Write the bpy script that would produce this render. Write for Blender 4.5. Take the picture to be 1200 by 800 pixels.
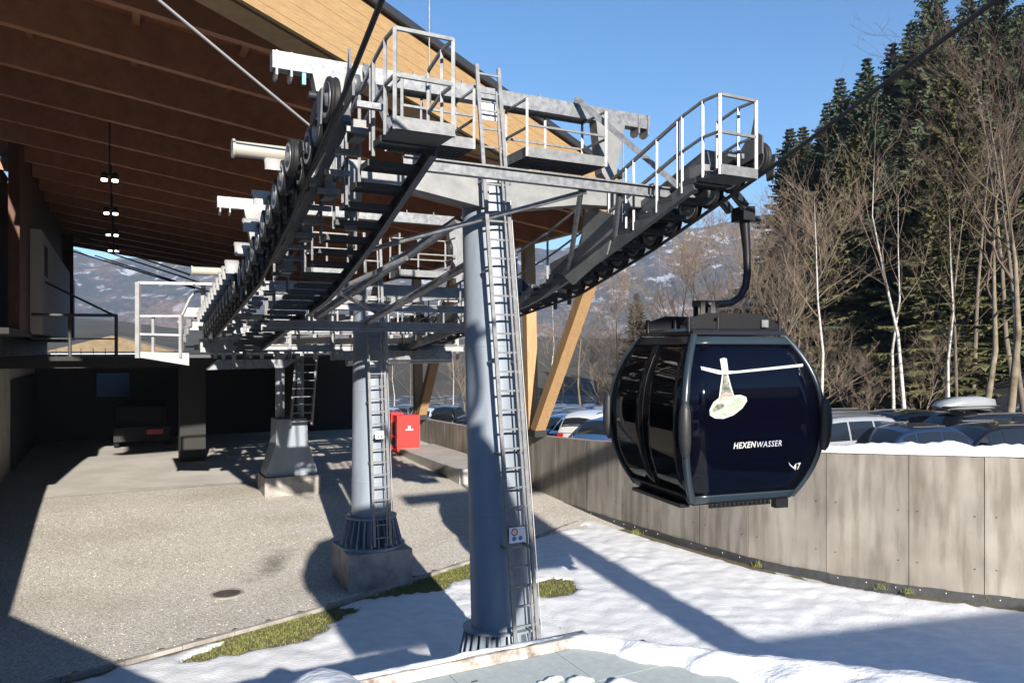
import bpy, bmesh, math, random
from mathutils import Vector, Matrix, noise
from mathutils.geometry import tessellate_polygon
R = math.radians
rnd = random.Random(7)
for o in list(bpy.data.objects): bpy.data.objects.remove(o)
S = bpy.context.scene
COL = S.collection
# ------------------------------------------------------------------ camera
F, HX, HY, CZ = 890.0, 600.0, 410.0, 5.5          # focal length in 1200-px photo pixels, horizon, eye height
cam = bpy.data.cameras.new('camera'); camo = bpy.data.objects.new('camera', cam); COL.objects.link(camo)
camo.location = (0, 0, CZ); camo.rotation_euler = (R(90), 0, 0)
cam.sensor_width = 36; cam.lens = F/1200*36; cam.shift_y = (HY-400)/1200; cam.clip_start = .1; cam.clip_end = 30000
S.camera = camo
S.render.resolution_x = 1024; S.render.resolution_y = 682
# ------------------------------------------------------------------ sky, sun, exposure
SUN_EL, SUN_AZ = R(21.5), math.atan2(.33, -.945)   # direction towards the sun, seen from above (x=.33, y=-.945)
sd = Vector((.33*math.cos(SUN_EL), -.945*math.cos(SUN_EL), math.sin(SUN_EL))).normalized()
W = bpy.data.worlds.new('World'); S.world = W; W.use_nodes = True
nt = W.node_tree; bg = nt.nodes['Background']
sk = nt.nodes.new('ShaderNodeTexSky'); sk.sky_type = 'NISHITA'; sk.sun_disc = False
sk.sun_elevation = SUN_EL; sk.sun_rotation = math.atan2(sd.x, sd.y)
sk.altitude = 700; sk.air_density = 1.0; sk.dust_density = .05; sk.ozone_density = 3.0
hs = nt.nodes.new('ShaderNodeHueSaturation'); hs.inputs['Saturation'].default_value = 1.2; nt.links.new(sk.outputs[0], hs.inputs['Color']); nt.links.new(hs.outputs[0], bg.inputs[0]); bg.inputs[1].default_value = .08
sl = bpy.data.lights.new('sun', 'SUN'); sl.energy = 5; sl.angle = R(.5); sl.color = (1, .93, .83)
so = bpy.data.objects.new('sun', sl); COL.objects.link(so); so.rotation_euler = (-sd).to_track_quat('-Z', 'Y').to_euler(); so.location = (20, -40, 60)
vs = S.view_settings; vs.view_transform = 'Standard'; vs.look = 'None'; vs.exposure = 1.2; vs.gamma = 1
S.cycles.diffuse_bounces = 1; S.cycles.max_bounces = 5; S.cycles.glossy_bounces = 2; S.cycles.transmission_bounces = 3; S.cycles.transparent_max_bounces = 8
# ------------------------------------------------------------------ frames: lift line axes t (down the line), v (across), z
AL = R(27.3); OX, OY = -.30, 12.2
U2, V2 = (-math.sin(AL), math.cos(AL)), (math.cos(AL), math.sin(AL))
UV, VV, ZV = Vector((*U2, 0)), Vector((*V2, 0)), Vector((0, 0, 1))
RL = Matrix((VV, UV, ZV)).transposed()             # local x = v, y = t
def L(t, v, z): return Vector((OX+t*U2[0]+v*V2[0], OY+t*U2[1]+v*V2[1], z))
def tv(x, y): return ((x-OX)*U2[0]+(y-OY)*U2[1], (x-OX)*V2[0]+(y-OY)*V2[1])
def ony(px, py, Y): return Vector(((px-HX)/F*Y, Y, CZ+(HY-py)/F*Y))
def onz(px, py, z): return ony(px, py, (z-CZ)*F/(HY-py))
def ont(px, py, t):
    k = (px-HX)/F; x0 = OX+t*U2[0]; y0 = OY+t*U2[1]; w = (k*y0-x0)/(V2[0]-k*V2[1]); return ony(px, py, y0+w*V2[1])
def onv(px, py, v):
    k = (px-HX)/F; x0 = OX+v*V2[0]; y0 = OY+v*V2[1]; t = (k*y0-x0)/(U2[0]-k*U2[1]); return ony(px, py, y0+t*U2[1])
def interp(tab, x):
    if x <= tab[0][0]: (a, b), (c, d) = tab[0], tab[1]
    elif x >= tab[-1][0]: (a, b), (c, d) = tab[-2], tab[-1]
    else:
        for i in range(len(tab)-1):
            if tab[i][0] <= x <= tab[i+1][0]: (a, b), (c, d) = tab[i], tab[i+1]; break
    return b+(d-b)*(x-a)/(c-a)
def sstep(a, b, x):
    x = min(1, max(0, (x-a)/(b-a))); return x*x*(3-2*x)
# ------------------------------------------------------------------ materials
MATS = {}
def mat(name, col, rough=.6, metal=0, col2=None, scale=3, detail=4, bump=0, bscale=None, stretch=None, spec=.5, coat=0, ramp=(.35, .65), obj=False, emit=None):
    m = bpy.data.materials.new(name); m.use_nodes = True; n = m.node_tree.nodes; l = m.node_tree.links
    b = n['Principled BSDF']; b.inputs['Base Color'].default_value = (*col, 1); b.inputs['Roughness'].default_value = rough
    b.inputs['Metallic'].default_value = metal; b.inputs['Specular IOR Level'].default_value = spec
    if coat: b.inputs['Coat Weight'].default_value = coat; b.inputs['Coat Roughness'].default_value = .04
    if emit: b.inputs['Emission Color'].default_value = (*emit[:3], 1); b.inputs['Emission Strength'].default_value = emit[3]
    src = None
    if col2 or bump:
        if obj: g = n.new('ShaderNodeTexCoord'); src = g.outputs['Object']
        else: g = n.new('ShaderNodeNewGeometry'); src = g.outputs['Position']
        mp = n.new('ShaderNodeMapping'); l.new(src, mp.inputs[0]); src = mp.outputs[0]
        if stretch: mp.inputs['Scale'].default_value = stretch
    if col2:
        t = n.new('ShaderNodeTexNoise'); t.inputs['Scale'].default_value = scale; t.inputs['Detail'].default_value = detail; t.inputs['Roughness'].default_value = .62
        l.new(src, t.inputs[0]); r = n.new('ShaderNodeValToRGB'); l.new(t.outputs[0], r.inputs[0])
        r.color_ramp.elements[0].position = ramp[0]; r.color_ramp.elements[1].position = ramp[1]
        r.color_ramp.elements[0].color = (*col, 1); r.color_ramp.elements[1].color = (*col2, 1); l.new(r.outputs[0], b.inputs['Base Color'])
    if bump:
        t2 = n.new('ShaderNodeTexNoise'); t2.inputs['Scale'].default_value = bscale or scale*4; t2.inputs['Detail'].default_value = 3; l.new(src, t2.inputs[0])
        bp = n.new('ShaderNodeBump'); bp.inputs['Strength'].default_value = bump; bp.inputs['Distance'].default_value = .02
        l.new(t2.outputs[0], bp.inputs['Height']); l.new(bp.outputs[0], b.inputs['Normal'])
    MATS[name] = m; return m
def nodes(name): return MATS[name].node_tree.nodes, MATS[name].node_tree.links
mat('galv', (.17, .18, .195), .42, .4, (.31, .32, .335), 11, bump=.05, bscale=60)
mat('galv_sunlit', (.30, .305, .31), .5, .2, (.39, .395, .40), 4)  # lighter galvanised copy, full sun put into the colour
mat('mast', (.20, .235, .285), .5, .1, (.29, .33, .38), 2.6, 6, stretch=(1, 1, .22), ramp=(.32, .68))
mat('rail', (.18, .187, .195), .45, .35, (.27, .275, .28), 9)
mat('arm', (.20, .205, .21), .5, .25, (.28, .285, .285), 3)
mat('grate', (.075, .078, .085), .6, .3)
mat('galv_shaded', (.10, .106, .118), .5, .35, (.15, .157, .168), 4)  # darker galvanised copy, shade of the undersides put into the colour
mat('rubber', (.018, .018, .019), .55, spec=.3)
mat('steelgrey', (.36, .37, .38), .38, .6, (.26, .27, .28), 8)
mat('cap', (.34, .34, .33), .55, .05)
mat('dark', (.03, .031, .034), .5, .2)
mat('rope', (.035, .035, .037), .5, .5)
mat('tubebeige', (.40, .38, .33), .55)
mat('cable', (.5, .5, .5), .5, .3)
mat('snow', (.66, .675, .70), .6, 0, (.78, .785, .80), 2.5, 8, bump=.6, bscale=16, spec=.25, stretch=(1, 1.8, 1))
mat('concrete', (.34, .32, .29), .85, 0, (.44, .42, .385), 1.2, 6, bump=.12, bscale=30)
mat('concrete_pad', (.44, .42, .385), .85, 0, (.55, .53, .49), .7, 6, bump=.06, bscale=40)
mat('block', (.20, .18, .16), .85, 0, (.40, .375, .345), 2, 5, bump=.15, bscale=25)
mat('fascia', (.33, .20, .09), .6, 0, (.44, .295, .145), 2.2, 6, stretch=(1.6, 1.6, 14), ramp=(.3, .7))
mat('soffit', (.34, .115, .044), .6, 0, (.43, .155, .064), 2.5, 5)
mat('beamwood', (.36, .145, .065), .6, 0, (.46, .20, .10), 3, 5)
mat('column', (.34, .20, .09), .6, 0, (.45, .29, .145), 2.5, 5, stretch=(8, 8, .7))
mat('roofcap', (.05, .055, .065), .45, .3)
mat('wallpanel', (.42, .40, .42), .7)
mat('wallwood', (.085, .03, .013), .65, 0, (.12, .045, .02), 3)
mat('hall_shade', (.025, .023, .022), .8)  # near-black: the deep shade of the hall is put into this colour
mat('red', (.62, .035, .03), .45)
mat('white', (.8, .8, .8), .5)
mat('blue', (.05, .18, .5), .5)
mat('cyan', (.18, .55, .75), .4)
mat('signred', (.55, .04, .04), .5)
mat('iron', (.10, .085, .075), .65, .5, (.16, .14, .125), 20)
mat('membrane', (.045, .048, .052), .6, 0, (.07, .072, .075), 6)
mat('asphalt', (.045, .046, .05), .8, 0, (.075, .075, .08), 2)
mat('soil', (.10, .085, .05), .9, 0, (.16, .13, .08), 9, bump=.5, bscale=40)
mat('grass', (.10, .14, .02), .7, 0, (.24, .23, .065), 9)
mat('bark', (.10, .082, .065), .9, 0, (.20, .17, .135), 5, stretch=(1, 1, .35))
mat('birch', (.50, .48, .44), .8, 0, (.20, .18, .16), 2.5, 3, stretch=(1, 1, 3.5), ramp=(.52, .66))
mat('mossbark', (.11, .085, .05), .9, 0, (.26, .22, .16), 2.5, 5)
mat('twig', (.20, .145, .10), .85, 0, (.29, .225, .16), .6)
mat('twigdark', (.085, .058, .04), .85, 0, (.15, .105, .075), .6)
mat('needle', (.035, .055, .032), .7, 0, (.105, .135, .075), .45, 4, spec=.2)
mat('needle2', (.06, .066, .025), .7, 0, (.13, .125, .055), .6, 4, spec=.2)
# gravel: pebble cells
m = mat('gravel', (.4, .38, .35), .9); n, l = nodes('gravel'); b = n['Principled BSDF']
g = n.new('ShaderNodeNewGeometry'); vo = n.new('ShaderNodeTexVoronoi'); vo.inputs['Scale'].default_value = 30; l.new(g.outputs['Position'], vo.inputs['Vector'])
v2 = n.new('ShaderNodeTexVoronoi'); v2.inputs['Scale'].default_value = 70; l.new(g.outputs['Position'], v2.inputs['Vector'])
sx = n.new('ShaderNodeSeparateColor'); l.new(vo.outputs['Color'], sx.inputs[0]); sx2 = n.new('ShaderNodeSeparateColor'); l.new(v2.outputs['Color'], sx2.inputs[0])
av = n.new('ShaderNodeMath'); av.operation = 'ADD'; l.new(sx.outputs[0], av.inputs[0]); l.new(sx2.outputs[0], av.inputs[1])
hf = n.new('ShaderNodeMath'); hf.operation = 'MULTIPLY'; hf.inputs[1].default_value = .5; l.new(av.outputs[0], hf.inputs[0])
rp = n.new('ShaderNodeValToRGB'); l.new(hf.outputs[0], rp.inputs[0]); e = rp.color_ramp.elements
e[0].position = .12; e[0].color = (.26, .24, .205, 1); e[1].position = .9; e[1].color = (.72, .68, .61, 1); k = e.new(.5); k.color = (.53, .495, .44, 1)
nz = n.new('ShaderNodeTexNoise'); nz.inputs['Scale'].default_value = .35; nz.inputs['Detail'].default_value = 6; l.new(g.outputs['Position'], nz.inputs[0])
r2 = n.new('ShaderNodeValToRGB'); l.new(nz.outputs[0], r2.inputs[0]); r2.color_ramp.elements[0].position = .3; r2.color_ramp.elements[0].color = (.82, .80, .78, 1); r2.color_ramp.elements[1].position = .55; r2.color_ramp.elements[1].color = (1, 1, 1, 1)
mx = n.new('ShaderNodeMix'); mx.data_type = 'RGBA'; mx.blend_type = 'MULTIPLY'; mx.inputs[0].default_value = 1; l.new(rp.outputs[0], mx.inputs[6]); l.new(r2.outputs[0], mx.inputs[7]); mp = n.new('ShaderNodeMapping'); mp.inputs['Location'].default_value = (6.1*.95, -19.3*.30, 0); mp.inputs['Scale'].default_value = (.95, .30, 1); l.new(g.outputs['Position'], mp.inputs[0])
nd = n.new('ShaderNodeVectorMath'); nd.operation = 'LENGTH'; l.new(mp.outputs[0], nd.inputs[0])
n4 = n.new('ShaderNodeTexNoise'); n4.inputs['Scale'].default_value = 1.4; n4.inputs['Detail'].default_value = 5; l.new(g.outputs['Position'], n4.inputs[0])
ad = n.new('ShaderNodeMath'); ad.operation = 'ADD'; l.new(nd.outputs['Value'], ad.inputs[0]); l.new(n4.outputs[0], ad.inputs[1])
r5 = n.new('ShaderNodeValToRGB'); l.new(ad.outputs[0], r5.inputs[0]); r5.color_ramp.elements[0].position = .45; r5.color_ramp.elements[0].color = (.36, .35, .34, 1); r5.color_ramp.elements[1].position = .98; r5.color_ramp.elements[1].color = (1, 1, 1, 1)  # elongated dark smear: damp stain and a blurred cast shadow painted into the gravel
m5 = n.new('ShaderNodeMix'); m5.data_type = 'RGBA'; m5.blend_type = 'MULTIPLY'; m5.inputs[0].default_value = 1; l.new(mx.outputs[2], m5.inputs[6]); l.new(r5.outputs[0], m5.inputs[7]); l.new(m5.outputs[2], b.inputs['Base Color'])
bp = n.new('ShaderNodeBump'); bp.inputs['Strength'].default_value = .7; bp.inputs['Distance'].default_value = .012; bp.invert = True; l.new(vo.outputs['Distance'], bp.inputs['Height']); l.new(bp.outputs[0], b.inputs['Normal'])
# concrete wall: vertical streaks
m = mat('wallconc', (.4, .37, .33), .88); n, l = nodes('wallconc'); b = n['Principled BSDF']; g = n.new('ShaderNodeNewGeometry')
def streak(scale, st, lo, hi, c0, c1):
    mp = n.new('ShaderNodeMapping'); l.new(g.outputs['Position'], mp.inputs[0]); mp.inputs['Scale'].default_value = st
    t = n.new('ShaderNodeTexNoise'); t.inputs['Scale'].default_value = scale; t.inputs['Detail'].default_value = 6; l.new(mp.outputs[0], t.inputs[0])
    r = n.new('ShaderNodeValToRGB'); l.new(t.outputs[0], r.inputs[0]); r.color_ramp.elements[0].position = lo; r.color_ramp.elements[1].position = hi
    r.color_ramp.elements[0].color = (*c0, 1); r.color_ramp.elements[1].color = (*c1, 1); return r.outputs[0]
a1 = streak(1.7, (1, 1, .10), .34, .66, (.275, .252, .222), (.355, .332, .298)); a2 = streak(1.1, (1, 1, .8), .3, .7, (.74, .72, .70), (1.08, 1.07, 1.06)); a3 = streak(5, (1, 1, .13), .36, .56, (.72, .70, .67), (1.04, 1.04, 1.04))
for x in (a2, a3):
    mx = n.new('ShaderNodeMix'); mx.data_type = 'RGBA'; mx.blend_type = 'MULTIPLY'; mx.inputs[0].default_value = 1; l.new(a1, mx.inputs[6]); l.new(x, mx.inputs[7]); a1 = mx.outputs[2]
l.new(a1, b.inputs['Base Color'])
t = n.new('ShaderNodeTexNoise'); t.inputs['Scale'].default_value = 25; l.new(g.outputs['Position'], t.inputs[0]); bp = n.new('ShaderNodeBump'); bp.inputs['Strength'].default_value = .12; bp.inputs['Distance'].default_value = .02; l.new(t.outputs[0], bp.inputs['Height']); l.new(bp.outputs[0], b.inputs['Normal'])
# ------------------------------------------------------------------ mesh builder (world coordinates)
LOC = {}
def setp(o, label=None, cat=None, group=None, kind=None):
    if label: o['label'] = label
    if cat: o['category'] = cat
    if group: o['group'] = group
    if kind: o['kind'] = kind
    return o
def thing(name, label, cat, loc, group=None):
    o = bpy.data.objects.new(name, None); COL.objects.link(o); o.location = loc; o.empty_display_size = .2
    LOC[o] = Vector(loc); return setp(o, label, cat, group)
def base_of(o): return LOC.get(o, Vector((0, 0, 0)))
class B:
    def __init__(s): s.v = []; s.f = []; s.sm = []
    def add(s, vs, fs, smooth=False):
        k = len(s.v); s.v += [Vector(p) for p in vs]; s.f += [tuple(i+k for i in f) for f in fs]; s.sm += [smooth]*len(fs); return s
    def box(s, c, d, M=None):
        c = Vector(c); M = M or Matrix.Identity(3); h = [x/2 for x in d]
        vs = [c+M@Vector((a*h[0], b*h[1], e*h[2])) for e in (-1, 1) for b in (-1, 1) for a in (-1, 1)]
        return s.add(vs, [(0, 2, 3, 1), (4, 5, 7, 6), (0, 1, 5, 4), (2, 6, 7, 3), (0, 4, 6, 2), (1, 3, 7, 5)])
    def lbox(s, t0, t1, v0, v1, z0, z1):            # box in lift axes
        return s.box(L((t0+t1)/2, (v0+v1)/2, (z0+z1)/2), (abs(v1-v0), abs(t1-t0), abs(z1-z0)), RL)
    def bar(s, p, q, w, h, up=ZV):
        p, q = Vector(p), Vector(q); d = (q-p).normalized(); x = d.cross(Vector(up))
        if x.length < 1e-4: x = d.cross(Vector((1, 0, 0)))
        x.normalize(); y = x.cross(d); vs = []
        for c in (p, q): vs += [c-x*w/2-y*h/2, c+x*w/2-y*h/2, c+x*w/2+y*h/2, c-x*w/2+y*h/2]
        return s.add(vs, [(0, 1, 2, 3), (7, 6, 5, 4), (0, 4, 5, 1), (1, 5, 6, 2), (2, 6, 7, 3), (3, 7, 4, 0)])
    def ibeam(s, p, q, w, h, tk=.02, up=ZV):
        p, q = Vector(p), Vector(q); d = (q-p).normalized(); x = d.cross(Vector(up)).normalized(); y = x.cross(d)
        s.bar(p+y*(h/2-tk/2), q+y*(h/2-tk/2), w, tk, up); s.bar(p-y*(h/2-tk/2), q-y*(h/2-tk/2), w, tk, up); return s.bar(p, q, tk, h-2*tk, up)
    def channel(s, p, q, w, h, side, tk=.015):       # side: +1/-1, flanges to that side of the web
        p, q = Vector(p), Vector(q); d = (q-p).normalized(); x = d.cross(ZV).normalized()*side; y = (x.cross(d))*(1 if x.cross(d).z > 0 else -1)
        s.bar(p, q, tk, h); s.bar(p+x*w/2+y*(h/2-tk/2), q+x*w/2+y*(h/2-tk/2), w, tk); return s.bar(p+x*w/2-y*(h/2-tk/2), q+x*w/2-y*(h/2-tk/2), w, tk)
    def tube(s, p, q, r, r2=None, n=8, caps=True): return s.path([p, q], [r, r if r2 is None else r2], n, caps)
    def path(s, pts, r, n=6, caps=True, smooth=True):
        pts = [Vector(p) for p in pts]; m = len(pts); rs = r if isinstance(r, (list, tuple)) else [r]*m; vs = []; fs = []; x = None
        for i, p in enumerate(pts):
            d = (pts[min(i+1, m-1)]-pts[max(i-1, 0)])
            d = d.normalized() if d.length > 1e-9 else ZV
            if x is None: x = d.orthogonal().normalized()
            else:
                x = x-d*x.dot(d)
                x = x.normalized() if x.length > 1e-6 else d.orthogonal().normalized()
            y = d.cross(x)
            for k in range(n): a = 2*math.pi*k/n; vs.append(p+(x*math.cos(a)+y*math.sin(a))*rs[i])
        for i in range(m-1):
            for k in range(n): fs.append((i*n+k, i*n+(k+1) % n, (i+1)*n+(k+1) % n, (i+1)*n+k))
        s.add(vs, fs, smooth)
        if caps: s.add(vs[:n], [tuple(range(n))[::-1]]); s.add(vs[-n:], [tuple(range(n))])
        return s
    def lathe(s, prof, c=(0, 0, 0), ax=ZV, n=16, smooth=True):   # prof [(radius, along axis)]
        c = Vector(c); ax = Vector(ax).normalized(); x = ax.orthogonal().normalized(); y = ax.cross(x); vs = []; fs = []
        for r, h in prof:
            for k in range(n): a = 2*math.pi*k/n; vs.append(c+ax*h+(x*math.cos(a)+y*math.sin(a))*r)
        for i in range(len(prof)-1):
            for k in range(n): fs.append((i*n+k, i*n+(k+1) % n, (i+1)*n+(k+1) % n, (i+1)*n+k))
        return s.add(vs, fs, smooth)
    def prism(s, poly, ext):
        poly = [Vector(p) for p in poly]; e = Vector(ext); n = len(poly)
        tr = tessellate_polygon([poly]); vs = poly+[p+e for p in poly]
        s.add(vs, [tuple(t) for t in tr]+[tuple(i+n for i in t)[::-1] for t in tr]+[(i, (i+1) % n, (i+1) % n+n, i+n) for i in range(n)]); return s
    def mesh(s, name, m, off=Vector((0, 0, 0))):
        me = bpy.data.meshes.new(name); me.from_pydata([p-off for p in s.v], [], s.f)
        me.polygons.foreach_set('use_smooth', s.sm); me.validate()
        bm = bmesh.new(); bm.from_mesh(me); bmesh.ops.recalc_face_normals(bm, faces=bm.faces); bm.to_mesh(me); bm.free()
        me.materials.append(MATS[m] if isinstance(m, str) else m); return me
    def part(s, name, m, parent, label=None):
        o = bpy.data.objects.new(name, s.mesh(name, m, base_of(parent))); COL.objects.link(o); o.parent = parent; LOC[o] = base_of(parent)
        if label: o['label'] = label
        return o
    def top(s, name, m, label=None, cat=None, group=None, kind=None):
        lo = Vector((min(p.x for p in s.v), min(p.y for p in s.v), min(p.z for p in s.v))); hi = Vector((max(p.x for p in s.v), max(p.y for p in s.v), 0))
        off = Vector(((lo.x+hi.x)/2, (lo.y+hi.y)/2, lo.z)); o = bpy.data.objects.new(name, s.mesh(name, m, off)); COL.objects.link(o); o.location = off; LOC[o] = off
        return setp(o, label, cat, group, kind)
def inst(me, name, parent, loc, rot=None, scale=None):   # a child sharing mesh data; loc in world
    o = bpy.data.objects.new(name, me); COL.objects.link(o); o.parent = parent; o.location = Vector(loc)-base_of(parent); LOC[o] = Vector(loc)
    if rot is not None: o.rotation_euler = rot.to_euler() if isinstance(rot, Matrix) else rot
    if scale: o.scale = scale if isinstance(scale, tuple) else (scale,)*3
    return o
def sub(me, name, parent):                               # a sub-part sharing mesh data with its part's frame
    o = bpy.data.objects.new(name, me); COL.objects.link(o); o.parent = parent; return o
def copy_tree(o, parent=None):
    c = o.copy(); COL.objects.link(c); c.parent = parent
    for ch in o.children: copy_tree(ch, c)
    return c
# ================================================================== SETTING: ground, wall, station building
def yardz(t, v=0): return interp([(-40, 0), (8, 0), (17, .55), (25, .85), (60, .9)], t)
CURB = [(-14.5, 6.5), (-10.6, 9.6), (-7.47, 12.55), (-3.97, 16.05), (-1.1, 19.58), (2.18, 24.23), (2.62, 25.0)]
def curb_side(x, y):                                      # >0 on the snow side
    best = 1e9; sg = 1
    for (a, b), (c, d) in zip(CURB[:-1], CURB[1:]):
        dx, dy = c-a, d-b; k = max(0, min(1, ((x-a)*dx+(y-b)*dy)/(dx*dx+dy*dy))); ex, ey = x-a-k*dx, y-b-k*dy; q = ex*ex+ey*ey
        if q < best: best = q; sg = 1 if (dx*ey-dy*ex) < 0 else -1
    return sg*math.sqrt(best)
# valley floor sheet to the horizon
b = B(); N = 40
vs = []; fs = []
for i in range(N+1):
    for j in range(N+1):
        fx = (i/N*2-1); fy = (j/N*2-1); x = math.copysign(abs(fx)**3, fx)*9000; y = math.copysign(abs(fy)**3, fy)*9000
        vs.append((x, y, -3.2))
for i in range(N):
    for j in range(N): fs.append((i*(N+1)+j, (i+1)*(N+1)+j, (i+1)*(N+1)+j+1, i*(N+1)+j+1))
mat('valley', (.13, .115, .085), .95, 0, (.55, .57, .6), .02, 5, ramp=(.5, .6))
b.add(vs, fs); setp(b.top('ground', 'valley'), kind='structure')
# gravel yard: grid in lift axes
def grid(t0, t1, v0, v1, nt_, nv, zf, name, m):
    b = B(); vs = []; fs = []
    for i in range(nt_+1):
        for j in range(nv+1):
            t = t0+(t1-t0)*i/nt_; v = v0+(v1-v0)*j/nv; vs.append(L(t, v, zf(t, v)))
    for i in range(nt_):
        for j in range(nv): fs.append((i*(nv+1)+j, (i+1)*(nv+1)+j, (i+1)*(nv+1)+j+1, i*(nv+1)+j+1))
    b.add(vs, fs, True); return setp(b.top(name, m), kind='structure')
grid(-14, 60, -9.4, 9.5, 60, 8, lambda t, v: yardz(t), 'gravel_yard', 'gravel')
grid(18.4, 60, -9.3, 2.6, 30, 4, lambda t, v: yardz(t)+.012, 'concrete_pavement', 'concrete_pad')
# soil under the lawn in front of the kerb
b = B(); b.add([(-16, -12, .006), (40, -12, .006), (40, 26, .006), (-16, 26, .006)], [(0, 1, 2, 3)])
b = B(); st = .5; idx = {}; vs = []; fs = []
def cid(i, j):
    if (i, j) not in idx: idx[(i, j)] = len(vs); x, y = -16+i*st, -12+j*st; vs.append((x, y, .012))
    return idx[(i, j)]
for i in range(120):
    for j in range(80):
        x, y = -16+(i+.5)*st, -12+(j+.5)*st; t_, v_ = tv(x, y)
        if curb_side(x, y) > -.1 and not (v_ > 9.2 and t_ > 0): fs.append((cid(i, j), cid(i+1, j), cid(i+1, j+1), cid(i, j+1)))
b.add(vs, fs); setp(b.top('lawn_soil', 'soil'), kind='structure')
# kerb edging stones
kb = thing('kerb_edging', 'narrow concrete edging strip between the gravel yard and the snowy lawn', 'kerb', (-3.97, 16.05, 0))
for (a, c), (d, e) in zip(CURB[:-1], CURB[1:]):
    ln = math.hypot(d-a, e-c); k = max(1, round(ln/1.0))
    for q in range(k):
        p0 = Vector((a+(d-a)*q/k, c+(e-c)*q/k, .0)); p1 = Vector((a+(d-a)*(q+1)/k, c+(e-c)*(q+1)/k, .0)); g = (p1-p0).normalized()*.006
        B().bar(p0+g+Vector((0, 0, .03+rnd.uniform(-.006, .006))), p1-g+Vector((0, 0, .03+rnd.uniform(-.006, .006))), .1, .12).part('edging_stone', 'block', kb)
# snow field with thin places where the lawn shows
WT = [(45, 8.4), (13.7, 8.35), (9.6, 8.42), (5.74, 8.68), (3.04, 9.04), (1.5, 9.65), (.07, 10.45), (-.9, 11.15), (-1.62, 11.76), (-3.5, 13.6), (-6, 16.6), (-9, 20.5)]
WXY = [L(t, v, 0).to_2d() for t, v in WT]
def wall_side(x, y):
    best = 1e9; sg = 1
    for p, q in zip(WXY[:-1], WXY[1:]):
        d = q-p; w = Vector((x, y))-p; k = max(0, min(1, w.dot(d)/d.dot(d))); e = w-d*k
        if e.length < best: best = e.length; sg = 1 if d.x*e.y-d.y*e.x < 0 else -1
    return sg*best                                         # >0 on the yard side
GP = [(onz(330, 742, 0), 1.15, .5), (onz(285, 757, 0), .8, .28), (onz(372, 727, 0), .8, .35), (onz(520, 672, 0), 1.3, .75), (onz(560, 665, 0), .9, .5), (onz(640, 688, 0), .62, .38), (onz(470, 690, 0), .9, .3), (onz(500, 688, 0), .7, .35), (onz(655, 693, 0), .5, .3)]
KD = Vector((.69, .72, 0))                                 # along the kerb
def snowz(x, y):
    c = curb_side(x, y); p = Vector((x, y, 0))
    h = .055+.03*noise.noise(p*.55)+.03*noise.noise(p*1.9)+.022*noise.noise(p*4.5)
    h += .05*sstep(9, 4, y)-.05*max(0, noise.noise(p*2.6+Vector((5, 0, 0)))-.28)+.012*noise.noise(p*9)
    h -= .16*sstep(.22, .0, c+.2*noise.noise(p*1.3))
    for g, ra, rb in GP:
        d = Vector((x-g.x, y-g.y, 0)); a = d.dot(KD)/ra; e = d.dot(Vector((.72, -.69, 0)))/rb; q = math.sqrt(a*a+e*e)+.4*noise.noise(p*2.2)+.3*noise.noise(p*6)
        h -= .22*sstep(1.25, .75, q)
    w = wall_side(x, y)
    h += .03*sstep(1.6, .7, w)-.14*sstep(.5, .1, w)
    return h
b = B(); idx = {}; vs = []; fs = []; st = .11
def sid(i, j):
    if (i, j) not in idx: x, y = -15+i*st, 3.0+j*st; idx[(i, j)] = len(vs); vs.append((x, y, snowz(x, y)))
    return idx[(i, j)]
for i in range(330):
    for j in range(215):
        x, y = -15+(i+.5)*st, 3.0+(j+.5)*st
        if abs(x) > .70*y+1.6: continue
        if curb_side(x, y) > -.02 and wall_side(x, y) > .05: fs.append((sid(i, j), sid(i+1, j), sid(i+1, j+1), sid(i, j+1)))
b.add(vs, fs, True); setp(b.top('snow_field', 'snow'), kind='structure')
# grass tufts
b = B()
for g, ra, rb in GP:
    for k in range(int(4200*ra*rb)):
        a = rnd.uniform(0, 6.28); q = math.sqrt(rnd.random())*1.45; d = KD*math.cos(a)*ra*q+Vector((.72, -.69, 0))*math.sin(a)*rb*q; x, y = g.x+d.x, g.y+d.y
        if curb_side(x, y) < .07: continue
        h = rnd.uniform(.03, .075); w = rnd.uniform(.006, .014); an = rnd.uniform(0, 3.14); dx, dy = math.cos(an)*w, math.sin(an)*w; lx, ly = rnd.gauss(0, .03), rnd.gauss(0, .03)
        b.add([(x-dx, y-dy, 0), (x+dx, y+dy, 0), (x+lx, y+ly, h)], [(0, 1, 2)])
setp(b.top('grass', 'grass', 'short yellow-green grass showing through the thawed snow along the kerb', 'grass'), kind='stuff')
# loose stones over the gravel yard
b = B()
for k in range(9000):
    t, v = rnd.uniform(-3, 16), rnd.uniform(-8.3, 8); p = L(t, v, yardz(t))
    if curb_side(p.x, p.y) > -.05: continue
    if p.y > 26: continue
    r = rnd.uniform(.008, .02); a = rnd.uniform(0, 6.28)
    pts = [p+Vector((math.cos(a+q*2.1)*r*rnd.uniform(.7, 1.3), math.sin(a+q*2.1)*r*rnd.uniform(.7, 1.3), 0)) for q in range(3)]+[p+Vector((rnd.uniform(-.3, .3)*r, rnd.uniform(-.3, .3)*r, r*rnd.uniform(.7, 1.1)))]
    b.add(pts, [(0, 1, 3), (1, 2, 3), (2, 0, 3)])
setp(b.top('loose_gravel', 'gravel', 'loose pale gravel stones strewn over the yard', 'gravel'), kind='stuff')
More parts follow.
